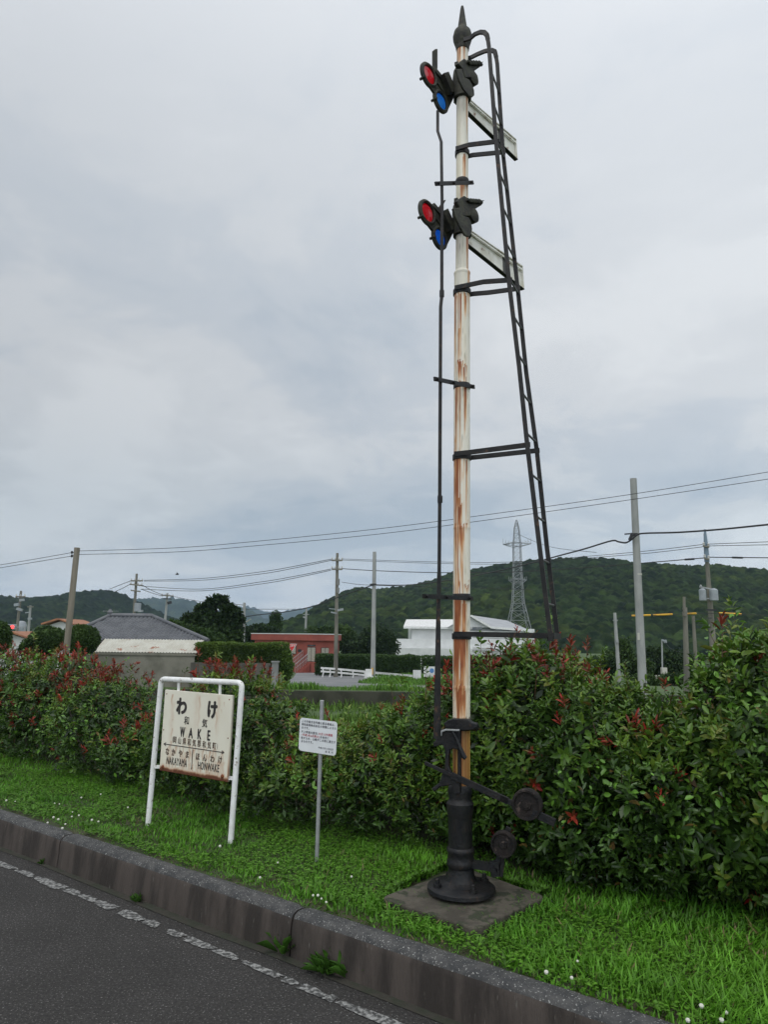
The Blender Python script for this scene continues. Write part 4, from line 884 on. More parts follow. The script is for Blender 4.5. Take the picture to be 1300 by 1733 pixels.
mb = MB(); c = P(624, 1149, 55.5); mb.box(c+Vector((0, 0, .25)), (.5, .5, .95)); mb.box(P(640, 1151, 55)+Vector((0, 0, .1)), (1.6, .4, .35)); tag(mb.build('concrete_marker', M['white']), 'low white concrete block at the foot of the plain concrete pole', 'marker block')
p5, p5t, _ = pole((413.5, 1020), (411, 1090), 70, .13, .2, 'conc', 'utility_pole', 'short looking pale pole right of the big dark tree')
mb = MB(); mb.bar(P(414, 1054, 69.8), P(424, 1048, 69.5), .12, .08); mb.build('street_light_arm', M['cream'], p5)
p6, p6t, _ = pole((518.5, 1029), (517, 1068), 110, .15, .22, 'conc', 'utility_pole', 'distant thin pale pole above the red building roof')
mb = MB(); mb.bar(P(513, 1044, 109.5), P(519, 1046, 109.5), .15, .2); mb.bar(P(513, 1040, 109.5), P(523, 1040, 109.5), .1, .1); mb.build('crossarm', M['galv'], p6)
p7, _, _ = pole((231, 971), (226, 1045), 85, .13, .24, 'concdark', 'utility_pole', 'distant pole with three crossarms behind the grey tiled roof')
crossarm(p7, 84.7, 231, 983, 10, 0, 4, .12); crossarm(p7, 84.7, 230, 990, 10, 1, 4, .12); crossarm(p7, 84.7, 229, 1000, 8, 1, 4, .12, ins=False)
mb = MB(); mb.lathe([(.35, -.5), (.38, -.45), (.38, .45), (.3, .5)], P(232.5, 1028, 84.3), n=12); mb.bar(P(234, 1034, 84), P(241, 1034, 84), .4, .25); mb.build('transformer', M['trafo'], p7)
p8, _, _ = pole((283, 1004), (279, 1052), 110, .15, .26, 'conc', 'utility_pole', 'farther pole with one crossarm, right of the three crossarm pole')
crossarm(p8, 109.6, 283, 1008, 10, 1, 4, .14)
mb = MB(); mb.bar(P(283, 1021, 109.5), P(290, 1019, 109.5), .2, .4); mb.bar(P(276, 1013, 109.5), P(290, 1014, 109.5), .12, .12); mb.build('bracket', M['wire'], p8)
p9, _, _ = pole((35, 1000), (27, 1075), 80, .12, .2, 'concdark', 'utility_pole', 'dark distant pole with fittings above the red traffic light')
crossarm(p9, 79.7, 34, 1010, 8, 0, 3, .12); mb = MB(); mb.bar(P(24, 1024, 79.5), P(31, 1023, 79.5), .35, .3); mb.bar(P(28, 1030, 79.5), P(37, 1033, 79.5), .3, .25); mb.bar(P(33, 1016, 79.5), P(40, 1015, 79.5), .3, .25); mb.build('street_light_arm', M['trafo'], p9)
p10, _, _ = pole((51, 1025), (46, 1085), 95, .14, .2, 'conc', 'utility_pole', 'thin grey distant pole just right of the traffic light')
crossarm(p10, 94.7, 51, 1027, 5, 0, 2, .12, ins=False); mb = MB(); mb.bar(P(47, 1047, 94.5), P(53, 1047, 94.5), .3, .25); mb.bar(P(42, 1037, 94.5), P(50, 1036, 94.5), .12, .12); mb.build('bracket', M['trafo'], p10)
p11, _, _ = pole((1194, 903), (1213, 1165), 45, .09, .26, 'concdark', 'utility_pole', 'tall pole carrying two grey transformers at the right')
mb = MB(); mb.lathe([(.16, -1.1), (.13, .1), (.06, 1.0)], P(1195.5, 922, 44.9), n=10); mb.build('pole_cap', mat('blue_cap', (.16, .22, .27), rough=.6), p11)
for px, w_ in ((1190, .20), (1209, .24)):
    c = P(px, 1007, 44.5); mb = MB(); mb.lathe([(w_*.9, -.36), (w_*1.05, -.33), (w_*1.05, .30), (w_*.8, .36), (w_*.3, .42)], c, n=16); t_ = mb.build('transformer', M['trafo'], p11, smooth=True)
mb = MB(); mb.bar(P(1185, 993, 44.5), P(1210, 998, 44.5), .08, .08); mb.bar(P(1186, 1014, 44.6), P(1212, 1012, 44.6), .08, .08); mb.lathe([(.05, 0), (.08, .1), (.04, .2)], P(1187, 995, 44.5), n=8); mb.build('mounting_bracket', M['galv'], p11)
crossarm(p11, 44.7, 1196, 925, 5, 1, 2, .07); crossarm(p11, 44.7, 1197, 946, 4, 1, 2, .07)
mb = MB(); mb.bar(P(1196, 1032, 44.6), P(1214, 1032.5, 44.6), .08, .1); mb.bar(P(1196, 1046, 44.6), P(1205, 1046, 44.6), .08, .06); mb.build('cable_bracket', M['wire'], p11)
mb = MB(); c = P(1207, 1097, 44.7); mb.bar(c+Vector((0, 0, .17)), c-Vector((0, 0, .17)), .11, .02, (0, 1, 0)); mb.build('number_plate', M['cream'], p11)
mb = MB(); mb.tube([P(1204, 1130, 44), P(1217, 1163, 43.4)], .05, 8); mb.build('guy_cover', M['yellow'], p11)
p12, _, _ = pole((1158.5, 1010), (1163, 1186), 38, .07, .15, 'concdark', 'utility_pole', 'dark stained pole with a pointed top left of the transformer pole')
mb = MB(); mb.tube([P(1160.5, 1028, 37.9), P(1165, 1180, 37.9)], [.10, .13], 10); mb.lathe([(.12, -.05), (.12, .05)], P(1160, 1030, 38), n=10); mb.bar(P(1156, 1039, 37.8), P(1163, 1039, 37.8), .1, .25); mb.build('strapped_pole', M['concdark'], p12)
p13, _, _ = pole((1174, 1042), (1181, 1160), 48, .10, .15, 'concdark', 'utility_pole', 'short brownish pole between the pointed pole and transformer pole')
mb = MB(); mb.tube([P(1181, 1153, 47.7), P(1182, 1163, 47.5)], .08, 8); mb.build('guy_cover', M['yellow'], p13)
p14, _, _ = pole((1041, 1037), (1046, 1112), 60, .13, .17, 'conc', 'utility_pole', 'grey pole standing left of the thick pale concrete pole')
mb = MB(); mb.lathe([(.19, -.06), (.19, .06)], P(1042, 1050, 60), n=10); mb.bar(P(1043, 1085, 59.8), P(1047, 1085, 59.8), .2, .25); mb.build('band', M['galv'], p14)
p15, _, _ = pole((1121, 1082), (1122, 1150), 60, .06, .08, 'galv', 'lamp_post', 'thin grey lamp post right of the thick concrete pole', 'lamp post', None)
mb = MB(); mb.bar(P(1121, 1083, 59.9), P(1126, 1085, 59.9), .14, .14); mb.bar(P(1126, 1083, 59.9), P(1127, 1088, 59.9), .2, .2); mb.build('lamp_head', M['trafo'], p15)
mb = MB(); c = P(1125, 1145, 58); mb.box(c, (.25, .25, 1.4)); mb.box(c+Vector((0, 0, .45)), (.4, .4, .5)); mb.box(c+Vector((-.5, 0, -.3)), (.3, .3, .8)); tag(mb.build('equipment_cabinet', M['cream'], bevel=.02), 'small beige cabinet beside the thin lamp post', 'cabinet')
for px in ((1140, 1138), ):
    mb = MB(); mb.tube([P(1141, 1138, 56), P(1137.5, 1160, 55)], .05, 8); tag(mb.build('yellow_marker', M['yellow']), 'slanted yellow marker rod near the beige cabinet', 'marker')
# pylon
def pylon():
    Y = 230; c = P(874.5, 880, Y); x0, y0 = c.x, Y; s_ = Y/1200.
    g = Vector((P(878, 1070, Y).x, Y, BZ)); root = empty('transmission_pylon', g, 'lattice steel electricity pylon standing before the wooded hill', 'pylon')
    topz = c.z; H = topz-BZ; mb = MB()
    lv = [(topz, .15), (P(874, 895, Y).z, .75), (P(874, 922, Y).z, 1.15), (P(874, 960, Y).z, 1.25), (P(874, 985, Y).z, 1.4), (P(874, 1020, Y).z, 1.75), (P(876, 1062, Y).z, 3.3), (BZ, 3.9)]
    def corner_(z, k):
        h = np.interp(-z, [-a for a, _ in lv], [b for _, b in lv]); t = (topz-z)/H; xx = x0+(g.x-x0)*t
        return Vector((xx+h*(1 if k in (0, 3) else -1), y0+h*(1 if k < 2 else -1), z))
    t_ = .17
    for k in range(4):
        for (za, _), (zb, _) in zip(lv[:-1], lv[1:]): mb.bar(corner_(za, k), corner_(zb, k), t_, t_)
    zs = []; z = topz-1.2
    while z > BZ+1:
        h = np.interp(-z, [-a for a, _ in lv], [b for _, b in lv]); zs.append(z); z -= max(1.6, h*1.35)
    for za, zb in zip(zs[:-1], zs[1:]):
        for k in range(4):
            j = (k+1) % 4; mb.bar(corner_(za, k), corner_(zb, j), .08, .08); mb.bar(corner_(za, j), corner_(zb, k), .08, .08); mb.bar(corner_(za, k), corner_(za, j), .08, .08)
    mb.build('lattice_tower', M['steel'], root)
    for zz_, hw, up_ in ((P(874, 921, Y).z, 4.3, 2.0), (P(874, 982, Y).z, 2.6, 1.2)):
        m2 = MB()
        for s2 in (-1, 1):
            tip = Vector((x0+s2*hw, y0-s2*1.2, zz_)); 
            for k in range(4):
                cn = corner_(zz_+(-.9 if k % 2 else .6), (0, 1, 2, 3)[k]); m2.bar(cn, tip, .17, .17)
            for f in (.35, .6, .8, 1.0):
                q_ = Vector((x0+s2*hw*f, y0-s2*1.2*f, zz_)); m2.bar(q_, q_+Vector((0, 0, up_*f)), .10, .10); m2.bar(q_, q_+Vector((s2*-.9, 0, up_*.5)), .08, .08); m2.bar(q_-Vector((0, .8, 0)), q_+Vector((0, .8, 0)), .1, .1)
        m2.build('crossarm', M['steel'], root)
pylon()
def wire(pts, r, label, grp='overhead power wires', name='power_wire', ext=None):
    """pts (px,py,Y): smooth 3D curve through them"""
    P3 = [P(*p) for p in pts]
    if ext: P3 = [P3[0]+(P3[0]-P3[1])*ext[0]]*(ext[0] > 0)+P3+[P3[-1]+(P3[-1]-P3[-2])*ext[1]]*(ext[1] > 0)
    out_ = []
    for i in range(len(P3)-1):
        p0 = P3[max(i-1, 0)]; a = P3[i]; b = P3[i+1]; p3 = P3[min(i+2, len(P3)-1)]
        for t in np.linspace(0, 1, 8, endpoint=False):
            out_.append(.5*((2*a)+(b-p0)*t+(2*p0-5*a+4*b-p3)*t*t+(3*a-p0-3*b+p3)*t**3))
    out_.append(P3[-1]); mb = MB(); mb.tube(out_, r, 5); tag(mb.build(name, M['wire'], smooth=True), label, 'wire', grp)
wire([(130, 932.5, 24), (300, 927, 23.3), (440, 915.5, 22.8), (640, 895, 22), (840, 869, 21), (1073, 836, 20), (1300, 799, 19)], .009, 'upper thin wire from the wooden pole rising to the right edge', ext=(0, 1))
wire([(130, 938.5, 24), (300, 934, 23.3), (440, 923, 22.8), (640, 904, 22), (840, 878, 21), (1073, 845, 20), (1300, 811, 19)], .009, 'lower thin wire from the wooden pole rising to the right edge', ext=(0, 1))
wire([(0, 956, 26), (60, 946, 25), (128, 934, 24)], .010, 'upper thin wire running left from the wooden pole', ext=(1, 0))
wire([(0, 961, 26), (60, 951, 25), (128, 940, 24)], .010, 'lower thin wire running left from the wooden pole', ext=(1, 0))
wire([(345, 1062, 85), (415, 1044, 70), (480, 1036, 66), (530, 1026, 62), (580, 1008, 59), (633, 989.5, 56.8)], .045, 'thick cable from the short pale pole to the plain concrete pole')
wire([(633, 989.5, 56.8), (690, 990, 52), (760, 982, 46), (840, 967, 39), (900, 953, 35), (945, 941, 32), (990, 929, 29), (1035, 915.5, 27.5), (1048, 917, 27.2), (1060, 918.5, 26.9), (1070, 913, 26.8), (1080, 905, 26.7), (1095, 902.5, 26.5), (1150, 901, 25.5), (1220, 896, 24.5), (1300, 888, 23.4)], .034, 'thick black cable sagging behind the ladder to the right edge', ext=(0, .6))
for k, (ya, yb, yc, yd) in enumerate(((946, 951, 951, 947), (948, 953.5, 954, 950))):
    wire([(580, ya, 62.8), (740, yb, 60), (870, yc, 56), (1000, 941 if k == 0 else 944, 52), (1100, 932 if k == 0 else 936, 48.5), (1194, 921 if k == 0 else 925, 44.8)], .020, ('upper' if k == 0 else 'lower')+' of the paired wires from the crossarm pole to the transformer pole')
wire([(580, 962.5, 62.8), (640, 966, 60), (740, 969, 58), (870, 968, 55), (1000, 960, 52), (1100, 952, 48.5), (1196, 944, 44.8)], .032, 'black wire below the pair running to the transformer pole')
wire([(1196, 921, 44.8), (1300, 917, 42)], .020, 'top thin wire right of the transformer pole', ext=(0, 1)); wire([(1196, 924, 44.8), (1300, 922, 42)], .020, 'second thin wire right of the transformer pole', ext=(0, 1))
wire([(1198, 943, 44.8), (1300, 944, 42)], .030, 'black wire below the thin pair right of the transformer pole', ext=(0, 1))
mb = MB()
for a, b in (((1160, 947), (1176, 946)), ((1240, 943.5), (1258, 944))): mb.tube([P(*a, 46), P(*b, 45.6)], .07, 6)
tag(mb.build('wire_sleeve', M['wire']), 'thick black sleeves on the wire beside the transformer pole', 'wire sleeve')
wire([(562, 946, 62.8), (500, 958, 68), (440, 968, 73), (340, 979, 80), (243, 982, 84.7)], .030, 'topmost wire from the crossarm pole to the three crossarm pole')
wire([(562, 948, 62.8), (500, 961, 68), (440, 971.5, 73), (340, 982, 80), (243, 983.5, 84.7)], .030, 'second wire from the crossarm pole to the three crossarm pole')
wire([(560, 963, 62.8), (500, 975, 68), (440, 985, 73), (340, 997, 80), (240, 992, 84.7)], .030, 'third wire from the crossarm pole to the three crossarm pole')
wire([(560, 965, 62.8), (500, 978, 68), (440, 988.5, 73), (340, 1000, 80), (238, 997, 84.7)], .030, 'lowest wire from the crossarm pole to the three crossarm pole')
wire([(240, 990, 84.7), (258, 1000, 97), (275, 1007, 109.6)], .04, 'upper short wire between the two distant crossarm poles'); wire([(238, 997, 84.7), (258, 1004, 97), (275, 1009, 109.6)], .04, 'lower short wire between the two distant crossarm poles')
wire([(221, 983, 84.7), (205, 989, 95), (190, 995, 105)], .04, 'upper wire going left from the three crossarm pole', ext=(0, .4)); wire([(221, 988, 84.7), (208, 995, 95), (195, 1001, 105)], .04, 'lower wire going left from the three crossarm pole', ext=(0, .4))
wire([(415, 1031, 70), (517, 1031, 109)], .03, 'thin level wire between the short pale pole and the distant pole')
wire([(291, 1009, 109.6), (340, 1018, 95), (413, 1024, 70)], .03, 'thin wire above the big dark tree')
wire([(578, 985, 62.6), (620, 990, 60), (730, 993, 55), (900, 998, 52)], .02, 'thin wire crossing the hill behind the mast')
wire([(875, 903, 230), (930, 925, 200), (1010, 935, 170)], .06, 'faint wire leading right from the pylon')
wire([(1126, 1086, 59.9), (1145, 1102, 57), (1210, 1108, 50)], .015, 'faint wire leading right from the thin lamp post')
# yellow cable covers
mb = MB()
for a, b in (((1070, 1042), (1102, 1041)), ((1106, 1041), (1139, 1039.5)), ((1163, 1039), (1179, 1038)), ((1218, 1037.5), (1256, 1039.5))): mb.tube([P(*a, 44), P(*b, 43.5)], .055, 8)
mb.build('cable_cover', M['yellow'], None); tag(S.objects['cable_cover'], 'yellow cable covers strung level across the hillside at right', 'cable cover')
wire([(1066, 1042, 44), (1140, 1040, 43.8), (1200, 1038, 43.6), (1262, 1040, 43.2), (1300, 1041, 43)], .018, 'dark cable carrying the yellow covers', ext=(0, 1))
# traffic light
tp = P(26, 1061, 70); TLr = empty('traffic_light', Vector((tp.x+.9, 70, BZ)), 'lit red traffic light far off at the left edge', 'traffic light')
mb = MB(); mb.tube([Vector((tp.x+.9, 70, BZ)), Vector((tp.x+.9, 70, tp.z+.1))], .07, 8); mb.bar(Vector((tp.x+.9, 70, tp.z)), Vector((tp.x, 70, tp.z)), .06, .06); mb.build('post', M['galv'], TLr)
mb = MB(); mb.box(P(15, 1061, 70), (1.3, .3, .5)); mb.build('housing', M['trafo'], TLr, bevel=.05)
mb = MB(); mb.lathe([(.17, -.02), (.17, .02)], P(20, 1061, 69.8), (0, -1, 0), n=16); mb.build('red_lamp', M['lamp'], TLr)
# ------------------------------------------------------------------ buildings
def quadpx(pts, Y): return [P(x, y, Y) for x, y in pts]
# grey tiled hip roof house, about 45 m away
def tiled_house():
    Y0 = 42; e0 = P(100, 1085, Y0); e1 = P(352, 1084, Y0); ez = P(225, 1084, Y0).z; x0, x1 = e0.x, e1.x
    Yr = Y0+4; r0 = P(185, 1043, Yr); r1 = P(257, 1044.5, Yr); rz = (r0.z+r1.z)/2
    root = empty('tiled_house', ((x0+x1)/2, Yr, BZ), 'low house with a grey tiled hipped roof behind a block wall', 'house')
    mb = MB(); mb.prism([Vector((x, y, (BZ+ez)/2)) for x, y in ((x0+.6, Y0+.6), (x1-.6, Y0+.6), (x1*(Y0+8)/Y0-.8, Y0+7.4), (x0*1.1+.6, Y0+7.4))], (0, 0, ez-BZ)); mb.build('wall', M['blockwall'], root)
    # tiled slopes with modelled rows
    A_ = Vector((x0, Y0, ez)); B_ = Vector((x1, Y0, ez)); Cc = Vector((r1.x, Yr, rz)); D_ = Vector((r0.x, Yr, rz)); A2_ = Vector((x0*1.1, Y0+8, ez)); B2_ = Vector((x1*(Y0+8)/Y0-.15, Y0+8, ez))
    mb = MB(); n = 75; m_ = 16
    xs = np.linspace(x0, x1, n*3+1)
    V = []; 
    for j in range(m_*2+1):
        jj = j//2; t = jj/m_ if j % 2 == 0 else min(1, (jj+1)/m_)-.004
        l = A_.lerp(D_, t); r_ = B_.lerp(Cc, t); lift = (.05 if j % 2 == 0 else 0.0)
        for i, x in enumerate(xs):
            xx = min(max(x, l.x), r_.x); ph = (x-x0)/.26; w_ = .045*math.cos(2*math.pi*ph)
            V.append(Vector((xx, l.y, l.z+lift+w_)))
    k = len(xs); Fq = [(j*k+i, j*k+i+1, (j+1)*k+i+1, (j+1)*k+i) for j in range(m_*2) for i in range(k-1)]
    mb.add(V, Fq); mb.add([B_, B2_, Cc], [(0, 1, 2)]); mb.add([A_, D_, A2_], [(0, 1, 2)]); mb.add([D_, Cc, B2_, A2_], [(0, 1, 2, 3)])
    rf = mb.build('roof', M['tile'], root)
    mb = MB(); u_ = Vector((0, 0, .08)); mb.tube([D_+u_, Cc+u_], .14, 8); mb.tube([Cc+u_, B_+u_*.9], .12, 8); mb.tube([D_+u_, A_+u_*.9], .12, 8); mb.lathe([(.13, -.1), (.2, .2), (.05, .4)], D_+u_, n=8)
    mb.build('ridge', M['tile'], rf, smooth=True)
    mb = MB(); mb.box(((x0+x1)/2, Y0+.12, ez-.12), (x1-x0-.1, .10, .10)); mb.tube([Vector((x0, Y0-.03, ez-.09)), Vector((x1, Y0-.03, ez-.09))], .06, 8); mb.tube([Vector((x1-.4, Y0, ez-.1)), Vector((x1-.6, Y0+.6, ez-.5)), Vector((x1-.6, Y0+.6, BZ))], .045, 6); mb.build('gutter', M['dark'], root)
    mb = MB(); a = P(182, 1034, 49); mb.tube([a+Vector((0, 0, -1.4)), a], .025, 5); 
    mb.bar(a+Vector((-.35, 0, -.02)), a+Vector((.75, 0, .0)), .02, .02)
    for t in range(6): mb.bar(a+Vector((-.25+.18*t, -.2, 0)), a+Vector((-.25+.18*t, .2, 0)), .015, .015)
    mb.build('aerial', M['galv'], root)
tiled_house()
# lean-to with cream corrugated roof
LT = empty('lean_to_shed', (P(245, 1100, 38).x, 38, BZ), 'block shed with a rusty cream corrugated roof below the tiled house', 'shed')
a = P(158, 1104, 37.2); b = P(333, 1104, 37.2); c = P(333, 1082, 38.6); d = P(165, 1082, 38.6)
zt_ = (c.z+d.z)/2; zb0 = (a.z+b.z)/2; n = 34*4; V = []
for j in range(2):
    for i in range(n+1):
        x = a.x+(b.x-a.x)*i/n; V.append((x, 37.2 if j == 0 else 38.6, (zb0 if j == 0 else zt_)+.022*math.cos(i*math.pi/2)))
mb = MB(); mb.add(V, [(i, i+1, n+2+i, n+1+i) for i in range(n)]); mb.build('roof', M['cream'], LT)
mb = MB(); mb.box(((a.x+b.x)/2+.0, 37.35, (BZ+zb0)/2-.05), (b.x-a.x-.25, .2, zb0-BZ-.08)); mb.box((b.x-.22, 38, (BZ+zb0)/2-.05), (.18, 1.1, zb0-BZ-.08)); mb.build('wall', M['blockwall'], LT)
mb = MB(); mb.box(((a.x+b.x)/2, 37.22, zb0-.09), (b.x-a.x-.05, .05, .12)); mb.build('fascia', M['blockwall'], LT)
# dark garden wall with gate pillar
def wall_between(x0p, x1p, ytop, Y, m_, name, label, cat, th=.18, parent=None):
    a = P(x0p, ytop, Y); b = P(x1p, ytop, Y); mb = MB(); mb.box(((a.x+b.x)/2, Y, (a.z+BZ)/2), (b.x-a.x, th, a.z-BZ)); return tag(mb.build(name, M[m_]), label, cat)
wall_between(323, 458, 1121, 36.5, 'darkwall', 'garden_wall', 'dark stained garden wall below the clipped hedge', 'wall')
gp = P(466, 1121, 36.4); mb = MB(); mb.box((gp.x, 36.4, (gp.z+BZ)/2), (.30, .30, gp.z-BZ)); mb.box((gp.x, 36.4, gp.z+.03), (.38, .38, .07)); tag(mb.build('gate_pillar', M['stone']), 'square concrete pillar at the end of the garden wall', 'pillar')
mb = MB(); mb.box(((P(458, 1121, 36.5).x+gp.x)/2, 36.45, (gp.z-.15+BZ)/2), (.35, .08, gp.z-.15-BZ)); tag(mb.build('garden_gate', M['darkwall']), 'dark narrow gate panel beside the concrete pillar', 'gate')
# red building
def red_building():
    Y = 84; root = empty('red_building', (P(505, 1130, Y).x, Y+3, BZ), 'flat roofed red building with a glass door and steps', 'building')
    xl, xr_, xc = P(428, 1090, Y+4).x, P(566, 1090, Y+2).x, P(528, 1090, Y).x; zt = P(520, 1081, Y).z; zf = P(520, 1120, Y).z
    L0, C0, R0 = Vector((xl, Y+5, 0)), Vector((xc, Y, 0)), Vector((xr_, Y+2.2, 0))
    up_ = lambda p, z: Vector((p.x, p.y, z))
    mb = MB(); back = Vector((0, 9, 0))
    mb.prism([up_(p, (BZ+zt)/2) for p in (L0, C0, R0, R0+back, L0+back)], (0, 0, zt-BZ)); mb.build('wall', M['redwall'], root)
    mb = MB(); c_ = (L0+C0+R0)/3+Vector((0, 3, 0)); ex = [p+(p-c_).normalized()*.45 for p in (L0, C0, R0, R0+back, L0+back)]
    mb.prism([up_(p, zt+.15) for p in ex], (0, 0, .72)); rf = mb.build('roof_fascia', M['redwall'], root)
    mb = MB(); mb.prism([up_(p, zt+.55) for p in [p+(p-c_).normalized()*.5 for p in (L0, C0, R0, R0+back, L0+back)]], (0, 0, .10)); mb.build('roof_edge', M['whitewall'], root)
    dl = (C0-L0).normalized(); nl = Vector((dl.y, -dl.x, 0)); dr = (R0-C0).normalized(); nr = Vector((dr.y, -dr.x, 0))
    def onwall(px, py, base, nrm): return PL(px, py, base+nrm*.02, nrm)
    def rect(x0, y0, x1, y1, base, nrm, dd, nm, m_, inset=.03, frame=.07, div=1):
        a_ = onwall(x0, y0, base, nrm); b_ = onwall(x1, y1, base, nrm); w_ = abs((b_-a_).dot(dd)); h_ = abs(a_.z-b_.z); cc = (a_+b_)/2
        m1 = MB(); m1.box(cc, (w_, .08, h_), (dd, nrm, Vector((0, 0, 1)))); o_ = m1.build(nm, M['dark'], root)
        m2 = MB()
        for k in range(div):
            m2.box(cc+dd*(-w_/2+w_*(k+.5)/div)+nrm*.03, (w_/div-frame, .04, h_-frame*1.5), (dd, nrm, Vector((0, 0, 1))))
        m2.build('pane', M[m_], o_); return o_
    rect(485, 1093, 501, 1107, L0, nl, dl, 'window', 'curtain', div=2)
    rect(543.5, 1096, 556, 1108, C0, nr, dr, 'window', 'curtain', div=2)
    rect(520.5, 1091, 533.5, 1094, L0, nl, dl, 'window', 'glassw')
    rect(520.5, 1095, 533.5, 1120, L0, nl, dl, 'door', 'curtain', div=2)
    mb = MB(); a_ = onwall(507, 1101, L0, nl); mb.box(a_, (.5, .05, .3), (dl, nl, Vector((0, 0, 1)))); mb.build('name_plate', M['dark'], root)
    # steps down to the left front
    mb = MB(); t0 = onwall(527, 1120, L0, nl); t1 = Vector((P(507, 1138, Y-1.5).x, Y-2.0, P(507, 1138, Y-2.0).z)); n_ = 9
    for k in range(n_):
        t = k/(n_-1); c_ = t0.lerp(t1, t)+nl*.2; mb.box((c_.x, c_.y, (c_.z+BZ)/2), (.5, 2.0, c_.z-BZ))
    mb.box((t0.x+.9, t0.y-.6, (t0.z+BZ)/2), (1.6, 1.6, t0.z-BZ)); st = mb.build('steps', M['redwall'], root)
    mb = MB()
    for off in (Vector((-.3, -1.25, 0)), Vector((-1.1, .6, .3))):
        pa, pb = t0+off+Vector((0, 0, .95)), t1+off+Vector((0, 0, .95)); mb.tube([pa, pb], .03, 6); mb.tube([pa-Vector((0, 0, .45)), pb-Vector((0, 0, .45))], .02, 6)
        for t in np.linspace(0, 1, 9): q_ = pa.lerp(pb, t); mb.tube([q_, q_-Vector((0, 0, .95))], .02, 5)
    mb.build('handrail', M['galv'], root)
red_building()
mb = MB(); c = P(494, 1096, 66); S1 = empty('stop_sign', (c.x, 66, BZ), 'red inverted triangle stop sign in front of the red building', 'road sign')
mb.tube([Vector((c.x, 66, BZ)), Vector((c.x, 66, c.z))], .04, 8); mb.build('post', M['white'], S1)
mb = MB(); mb.prism([c+Vector((-.45, -.06, .34)), c+Vector((.45, -.06, .34)), c+Vector((0, -.06, -.42))], (0, .03, 0)); sp_ = mb.build('panel', M['white'], S1)
mb = MB(); mb.prism([c+Vector((-.38, -.085, .30)), c+Vector((.38, -.085, .30)), c+Vector((0, -.085, -.34))], (0, .01, 0)); pf = mb.build('panel_face', M['stop'], S1)
text('止まれ', 'lettering', .2, M['white'], pf, c+Vector((0, -.092, .16)), Vector((1, 0, 0)), Vector((0, 0, 1)), Vector((0, -1, 0)), .004)
# white warehouse in stepped blocks
def white_building():
    Y = 118; root = empty('white_warehouse', (P(740, 1100, Y).x, Y, BZ), 'large stepped white building with a pale roof behind the signal', 'building')
    def blk(x0, x1, yt, Yf, dp, nm, mm='whitewall', yb=None):
        a_ = P(x0, yt, Yf); b_ = P(x1, yt, Yf); z0_ = BZ if yb is None else P(x0, yb, Yf).z
        mb = MB(); mb.box(((a_.x+b_.x)/2, Yf+dp/2, (a_.z+z0_)/2), (b_.x-a_.x, dp, a_.z-z0_)); return mb.build(nm, M[mm], root)
    blk(638, 900, 1096, Y-2, 3, 'low_wall'); blk(671, 900, 1081, Y, 4, 'middle_wall'); blk(697, 905, 1062, Y+2.5, 16, 'upper_wall')
    e = [P(683, 1060.5, Y+1.6), P(905, 1058, Y+1.6)]; t_ = P(690, 1050, Y+4); z1_ = t_.z
    ex0, ex1 = e[0].x, P(805, 1050, Y+4).x; rid = P(805, 1043, Y+8).z
    mb = MB(); ez = P(683, 1060, Y+1.6).z
    mb.add([(ex0, Y+1.6, ez), (ex1, Y+1.6, ez), (ex1, Y+5.5, z1_+.35), (ex0+.6, Y+5.5, z1_+.2), (ex0, Y+1.6, ez-.35), (ex1, Y+1.6, ez-.35)], [(0, 1, 2, 3), (4, 5, 1, 0)]); mb.add([(ex0, Y+1.6, ez-.35), (ex0, Y+1.6, ez), (ex0+.6, Y+5.5, z1_+.2), (ex0+.6, Y+5.5, ez-.35)], [(0, 1, 2, 3)])
    mb.build('roof_edge', M['white'], root)
    g0 = P(797, 1042, Y+1); g1 = P(832, 1062, Y+1); g2 = P(898, 1066, Y+6); rr = P(858, 1048, Y+12)
    mb = MB(); rb_ = Vector((g0.x-6, Y+12, g0.z-1.0))
    mb.add([g0, g1, P(898, 1067, Y+1), P(858, 1050, Y+14), P(797, 1041, Y+14)], [(0, 1, 2, 3, 4)]); mb.add([g0, P(797, 1041, Y+14), P(752, 1060, Y+14), P(757, 1062, Y+1)], [(0, 1, 2, 3)])
    mb.build('roof', M['greyroof'], root)
    mb = MB(); mb.bar(g0-Vector((0, .15, 0)), g1-Vector((0, .15, 0)), .3, .35); mb.bar(g1-Vector((0, .15, 0)), P(900, 1067.5, Y+.8), .3, .35); mb.build('bargeboard', M['white'], root)
    blk(775, 893, 1067, Y+1.4, 3, 'front_wall')
    mb = MB(); mb.prism([g0+Vector((0, .5, -.3)), g1+Vector((0, .5, 0)), P(757, 1062, Y+1.5)], (0, .2, 0)); mb.build('gable', M['whitewall'], root)
    for (x0, x1, yt, yb) in ((800, 816, 1061, 1066), (838, 850, 1063, 1067)):
        a_, b_ = P(x0, yt, Y+.9), P(x1, yb, Y+.9); mb = MB(); mb.box((a_+b_)/2, (b_.x-a_.x, .2, a_.z-b_.z)); mb.build('window', M['glassw'], root)
    mb = MB()
    for yy in (1079, 1096.5, 1101): mb.bar(P(800, yy, Y-2.2), P(880, yy+3, Y-2.2), .12, .10)
    mb.build('rail_trim', M['stone'], root)
white_building()
